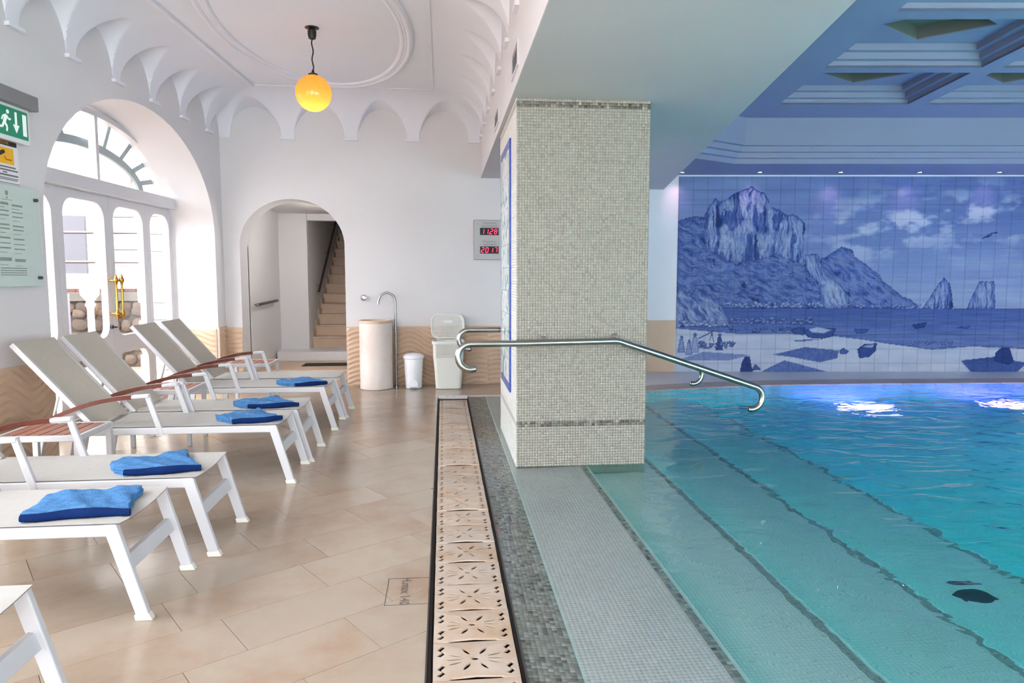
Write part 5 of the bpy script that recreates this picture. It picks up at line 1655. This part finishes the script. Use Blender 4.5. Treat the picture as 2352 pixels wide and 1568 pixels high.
def digit(ch, x, z, h, parent):
    w = h * .50; t = h * .13; sl_ = .14
    co = {'a': ((0, h), (w, h)), 'b': ((w, h), (w, h / 2)), 'c': ((w, h / 2), (w, 0)), 'd': ((0, 0), (w, 0)), 'e': ((0, h / 2), (0, 0)), 'f': ((0, h), (0, h / 2)), 'g': ((0, h / 2), (w, h / 2))}
    m3 = MB()
    for s_ in SEG[ch]:
        (ax, az), (bx_, bz) = co[s_]
        d = Vector((bx_ - ax, bz - az)).normalized(); n_ = Vector((-d.y, d.x)) * t / 2
        a = Vector((ax, az)) + d * t * .45; b = Vector((bx_, bz)) - d * t * .45
        q = [a - n_, b - n_, b + n_, a + n_]
        m3.hexa([(x + p.x + sl_ * p.y, BY - .0372, z + p.y) for p in q] + [(x + p.x + sl_ * p.y, BY - .0345, z + p.y) for p in q])
    m3.build('digit', RED_E, parent)
for (zz_, txt, l1, l2) in ((1.985, '1128', 'Temperature', 'swimming pool'), (1.748, '2017', 'Temperature', 'hydro pool')):
    m2 = MB(); m2.box((.482, BY - .034, zz_ - .046), (.722, BY - .030, zz_ + .046)); sc_ = m2.build('screen', simple('dark_screen', (.008, .004, .004), .25), r)
    for k, ch in enumerate(txt):
        digit(ch, .497 + k * .055 + (.004 if k > 1 else 0), zz_ - .031, .062, sc_)
    if txt == '1128':
        m2 = MB(); m2.box((.497 + 2 * .055 - .006, BY - .0372, zz_ - .035), (.497 + 2 * .055 + .004, BY - .0345, zz_ - .026)); m2.build('decimal_point', RED_E, sc_)
    text_obj(l1, .034, simple('panel_print', (.16, .15, .15), .6), FMX(.605, zz_ + .108, BY - .0322), r)
    text_obj(l2, .034, simple('panel_print', (.16, .15, .15), .6), FMX(.605, zz_ + .072, BY - .0322), r)
for (sx, sz) in ((.452, 2.078), (.452, 1.672)):
    m2 = MB(); m2.lathe([(.006, 0), (.005, .003), (0, .004)], 10, M=Matrix.Translation((sx, BY - .031, sz)) @ Vector((0, -1, 0)).to_track_quat('Z', 'Y').to_matrix().to_4x4()); m2.build('screw', DARK_STEEL, r)

# ------------------------------------------------------------------ globe pendant
gx, gy, gz, gr = -1.135, 6.55, 3.035, .158
r = empty('globe_pendant', (gx, gy, Z_FLAT)); tag(r, 'amber glass globe lamp hanging from the ceiling', 'pendant lamp')
def globe_mat():
    m, nt, p = new_mat('amber_crackle_glass'); nt.nodes.remove(p); L = nt.links; out = nt.nodes['Material Output']
    g = N(nt, 'ShaderNodeNewGeometry')
    vo = N(nt, 'ShaderNodeTexVoronoi'); vo.inputs['Scale'].default_value = 55; L.new(g.outputs['Position'], vo.inputs['Vector'])
    mr = N(nt, 'ShaderNodeMapRange'); mr.inputs['From Max'].default_value = .6; mr.inputs['To Min'].default_value = 1.0; mr.inputs['To Max'].default_value = .75; L.new(vo.outputs['Distance'], mr.inputs['Value'])
    mx = N(nt, 'ShaderNodeMix', data_type='RGBA'); mx.inputs['A'].default_value = (.95, .30, .03, 1); mx.inputs['B'].default_value = (1, .50, .14, 1); L.new(mr.outputs['Result'], mx.inputs['Factor'])
    tl = N(nt, 'ShaderNodeBsdfTranslucent'); L.new(mx.outputs['Result'], tl.inputs['Color'])
    gl = N(nt, 'ShaderNodeBsdfGlossy'); gl.inputs['Roughness'].default_value = .15
    ms = N(nt, 'ShaderNodeMixShader'); ms.inputs[0].default_value = .05
    L.new(tl.outputs[0], ms.inputs[1]); L.new(gl.outputs[0], ms.inputs[2]); L.new(ms.outputs[0], out.inputs['Surface'])
    return m
m2 = MB(); m2.lathe([(0.0, gz - gr)] + [(gr * math.sin(math.pi * i / 24), gz - gr * math.cos(math.pi * i / 24)) for i in range(1, 23)] + [(.035, gz + gr * .975)], 40, cx=gx, cy=gy); m2.build('globe', globe_mat(), r, smooth=80)
m2 = MB(); m2.lathe([(.0, gz + gr * .96), (.042, gz + gr * .97), (.042, gz + gr + .008), (.014, gz + gr + .02), (.008, gz + gr + .045)], 20, cx=gx, cy=gy); m2.build('globe_cap', BLACK, r, smooth=40)
m2 = MB(); m2.tube([(gx + .006 * math.sin(k * .8), gy, gz + gr + .03 + (Z_FLAT - .09 - gz - gr - .03) * k / 16) for k in range(17)], .006, 8); m2.build('cord', BLACK, r, smooth=60)
m2 = MB(); m2.lathe([(.006, Z_FLAT - .105), (.030, Z_FLAT - .095), (.038, Z_FLAT - .06), (.038, Z_FLAT - .028), (.03, Z_FLAT - .02), (.02, Z_FLAT - .018), (.062, Z_FLAT - .004), (.062, Z_FLAT)], 24, cx=gx, cy=gy); m2.build('ceiling_rose', BLACK, r, smooth=40)
ld = bpy.data.lights.new('globe_bulb', 'POINT'); ld.energy = 1.0; ld.color = (1.0, .72, .40); ld.shadow_soft_size = .035
lo = bpy.data.objects.new('globe_bulb', ld); COL.objects.link(lo); lo.location = (gx, gy, gz - .07); lo.parent = r; lo.matrix_parent_inverse = WM[r.name].inverted()

# ------------------------------------------------------------------ louvred vents on the beam
def vent(y0, y1, z0_, z1_, label):
    r = empty('air_vent', (.49, (y0 + y1) / 2, z0_)); tag(r, label, 'vent', 'vents on the beam')
    m2 = MB(); t = .012; X_ = .494
    m2.plate([(y0, z0_), (y1, z0_), (y1, z1_), (y0, z1_)], [[(y0 + .03, z0_ + .02), (y1 - .03, z0_ + .02), (y1 - .03, z1_ - .02), (y0 + .03, z1_ - .02)]], X_ - .010, X_, Matrix(((0, 0, 1, 0), (1, 0, 0, 0), (0, 1, 0, 0), (0, 0, 0, 1)))); m2.build('frame', WHITE_PAINT, r)
    m2 = MB(); m2.box((X_ - .001, y0 + .02, z0_ + .015), (X_ + .0005, y1 - .02, z1_ - .015)); m2.build('backing', simple('vent_grey', (.30, .30, .32), .6), r)
    n = 6
    for k in range(n):
        z = z0_ + .025 + (z1_ - z0_ - .05) * k / n
        m2 = MB(); m2.hexa([(X_ - .008, y0 + .03, z), (X_ - .008, y1 - .03, z), (X_ - .001, y1 - .03, z + .010), (X_ - .001, y0 + .03, z + .010), (X_ - .008, y0 + .03, z + .003), (X_ - .008, y1 - .03, z + .003), (X_ - .001, y1 - .03, z + .013), (X_ - .001, y0 + .03, z + .013)]); m2.build('louvre', WHITE_PAINT, r)
vent(4.55, 4.95, 2.745, 2.915, 'white louvred air vent high on the beam nearer the camera')
vent(6.10, 6.58, 2.725, 2.875, 'white louvred air vent on the beam above the tile panel')

# ------------------------------------------------------------------ signs on the left wall
def lmbox(mbx, s0, s1, z0_, z1_, d0, d1):
    mbx.plate([(s0, z0_), (s1, z0_), (s1, z1_), (s0, z1_)], [], d0, d1, LMP)
def sign_mx(s, z, d):
    # letters upright, reading along +s as seen from the room
    return LM @ Matrix(((1, 0, 0, s), (0, 0, -1, d), (0, 1, 0, z), (0, 0, 0, 1)))
r = empty('exit_sign', lw(5.15) + (2.4,)); tag(r, 'green emergency exit sign under a grey lamp housing', 'exit sign')
m2 = MB(); lmbox(m2, 4.85, 5.365, 2.555, 2.655, -.11, 0); m2.build('lamp_housing', simple('grey_housing', (.20, .20, .21), .5), r, bevel=.005)
m2 = MB(); lmbox(m2, 4.86, 5.325, 2.315, 2.555, -.062, -.048); m2.build('acrylic_plate', simple('clear_plate', (.70, .74, .73), .2), r, bevel=.002)
GREEN = simple('exit_green', (.0, .20, .11), .4, emit=(0, .20, .10), estr=.15)
m2 = MB(); lmbox(m2, 4.87, 5.305, 2.345, 2.535, -.0635, -.062); m2.build('green_field', GREEN, r)
PICT = simple('exit_white', (.80, .84, .82), .4, emit=(.8, .9, .85), estr=.15)
def poly_on_wall(pts, d0, d1, mt, par, name):
    m3 = MB(); m3.plate(pts, [], d0, d1, LMP); return m3.build(name, mt, par)
m2 = MB(); m2.plate([(5.250, 2.370), (5.290, 2.370), (5.290, 2.515), (5.250, 2.515)], [], -.0645, -.0635, LMP); m2.build('door_pictogram', PICT, r)
poly_on_wall([(5.170, 2.515), (5.170, 2.430), (5.148, 2.430), (5.181, 2.375), (5.214, 2.430), (5.192, 2.430), (5.192, 2.515)], -.0645, -.0635, PICT, r, 'arrow_pictogram')
man = MB()
def limb(a, b, w):
    a, b = Vector(a), Vector(b); d = (b - a).normalized(); n_ = Vector((-d.y, d.x)) * w
    man.plate([tuple(a - n_), tuple(b - n_), tuple(b + n_), tuple(a + n_)], [], -.0645, -.0635, LMP)
limb((5.088, 2.478), (5.062, 2.432), .014); limb((5.062, 2.432), (5.088, 2.400), .009); limb((5.088, 2.400), (5.082, 2.372), .008)
limb((5.060, 2.432), (5.042, 2.396), .009); limb((5.042, 2.396), (5.015, 2.392), .008); limb((5.085, 2.476), (5.052, 2.466), .007); limb((5.052, 2.466), (5.036, 2.440), .006)
limb((5.088, 2.474), (5.110, 2.452), .006); limb((5.110, 2.452), (5.128, 2.460), .006)
man.plate([(5.100 + .014 * math.cos(2 * math.pi * i / 14), 2.502 + .014 * math.sin(2 * math.pi * i / 14)) for i in range(14)], [], -.0645, -.0635, LMP)
man.build('running_man', PICT, r)
# camera warning
r = empty('camera_warning_sign', lw(5.12) + (2.05,)); tag(r, 'white camera warning sign with yellow square', 'warning sign')
m2 = MB(); lmbox(m2, 4.86, 5.275, 2.035, 2.335, -.004, 0); m2.build('plate', simple('sign_white', (.74, .74, .77), .4), r)
m2 = MB(); lmbox(m2, 4.88, 5.262, 2.290, 2.322, -.0052, -.004); hb = m2.build('header_bar', simple('header_black', (.02, .016, .012), .5), r)
text_obj('ATTENZIONE', .030, simple('header_orange', (.55, .28, .05), .5), sign_mx(5.09, 2.306, -.0056), hb, extrude=.0003)
YEL = simple('warning_yellow', (.85, .45, .01), .5)
m2 = MB(); lmbox(m2, 5.02, 5.225, 2.165, 2.275, -.0052, -.004); ysq = m2.build('yellow_square', YEL, r)
poly_on_wall([(5.060, 2.220), (5.085, 2.212), (5.140, 2.240), (5.130, 2.258), (5.100, 2.252)], -.0062, -.0052, BLACK, ysq, 'camera_pictogram')
poly_on_wall([(5.125, 2.215), (5.140, 2.192), (5.200, 2.192), (5.200, 2.200), (5.146, 2.200), (5.133, 2.219)], -.0062, -.0052, simple('bracket_brown', (.35, .12, .01), .5), ysq, 'bracket_pictogram')
LINE = simple('sign_print', (.16, .16, .18), .6)
for (a, b, z_, h) in ((5.01, 5.24, 2.146, .011), (4.985, 5.262, 2.126, .011), (5.105, 5.15, 2.109, .009), (4.99, 5.262, 2.092, .012), (5.0, 5.265, 2.072, .006), (5.02, 5.25, 2.062, .006)):
    m2 = MB(); lmbox(m2, a, b, z_ - h / 2, z_ + h / 2, -.0048, -.004); m2.build('print_line', LINE, r)
m2 = MB(); lmbox(m2, 4.86, 5.275, 2.037, 2.041, -.0048, -.004); m2.build('print_line', LINE, r)
# glass rules panel
r = empty('glass_notice', lw(5.15) + (1.34,)); tag(r, 'frosted green glass notice with printed lines held by steel studs', 'notice board')
m2 = MB(); lmbox(m2, 4.72, 5.435, 1.335, 2.018, -.032, -.024); m2.build('glass_sheet', simple('frosted_green_glass', (.50, .60, .555), .18, coat=.4), r, bevel=.002)
for (s, z) in ((5.375, 1.945), (5.375, 1.395), (4.78, 1.945), (4.78, 1.395)):
    m2 = MB(); m2.tube([tuple(LM @ Vector((s, 0, z))), tuple(LM @ Vector((s, -.055, z)))], .012, 14); m2.build('stud', DARK_STEEL, r, smooth=40)
NP = simple('notice_print', (.24, .30, .27), .6); NR = simple('notice_red', (.35, .14, .10), .6)
def nline(s0, s1, z, h, mt=NP): 
    m3 = MB(); lmbox(m3, s0, s1, z - h / 2, z + h / 2, -.0325, -.032); m3.build('print_line', mt, r)
nline(5.07, 5.10, 1.965, .030); nline(5.075, 5.095, 1.935, .010); nline(5.03, 5.14, 1.920, .004)
rows = [(1.893, .018, 0), (1.868, .006, 0), (1.845, .010, 1), (1.815, .010, 1), (1.787, .004, 1), (1.752, .012, 1), (1.726, .010, 2), (1.697, .005, 2), (1.664, .012, 2), (1.628, .007, 2), (1.596, .010, 2), (1.566, .004, 2), (1.520, .024, 1), (1.482, .004, 2)]
for k, (z, h, ic) in enumerate(rows):
    w = .13 if h > .006 else .09
    nline(4.965, 4.965 + w, z, h); nline(5.13, 5.13 + w * .85, z - .006, h * .8)
    if ic:
        m3 = MB(); m3.tube([tuple(LM @ Vector((4.945, -.0323, z))), tuple(LM @ Vector((4.945, -.032, z)))], .011, 10); m3.build('icon', NR if ic == 2 else NP, r)
for z in (1.460, 1.444, 1.428, 1.414): nline(4.98, 5.25, z, .007)
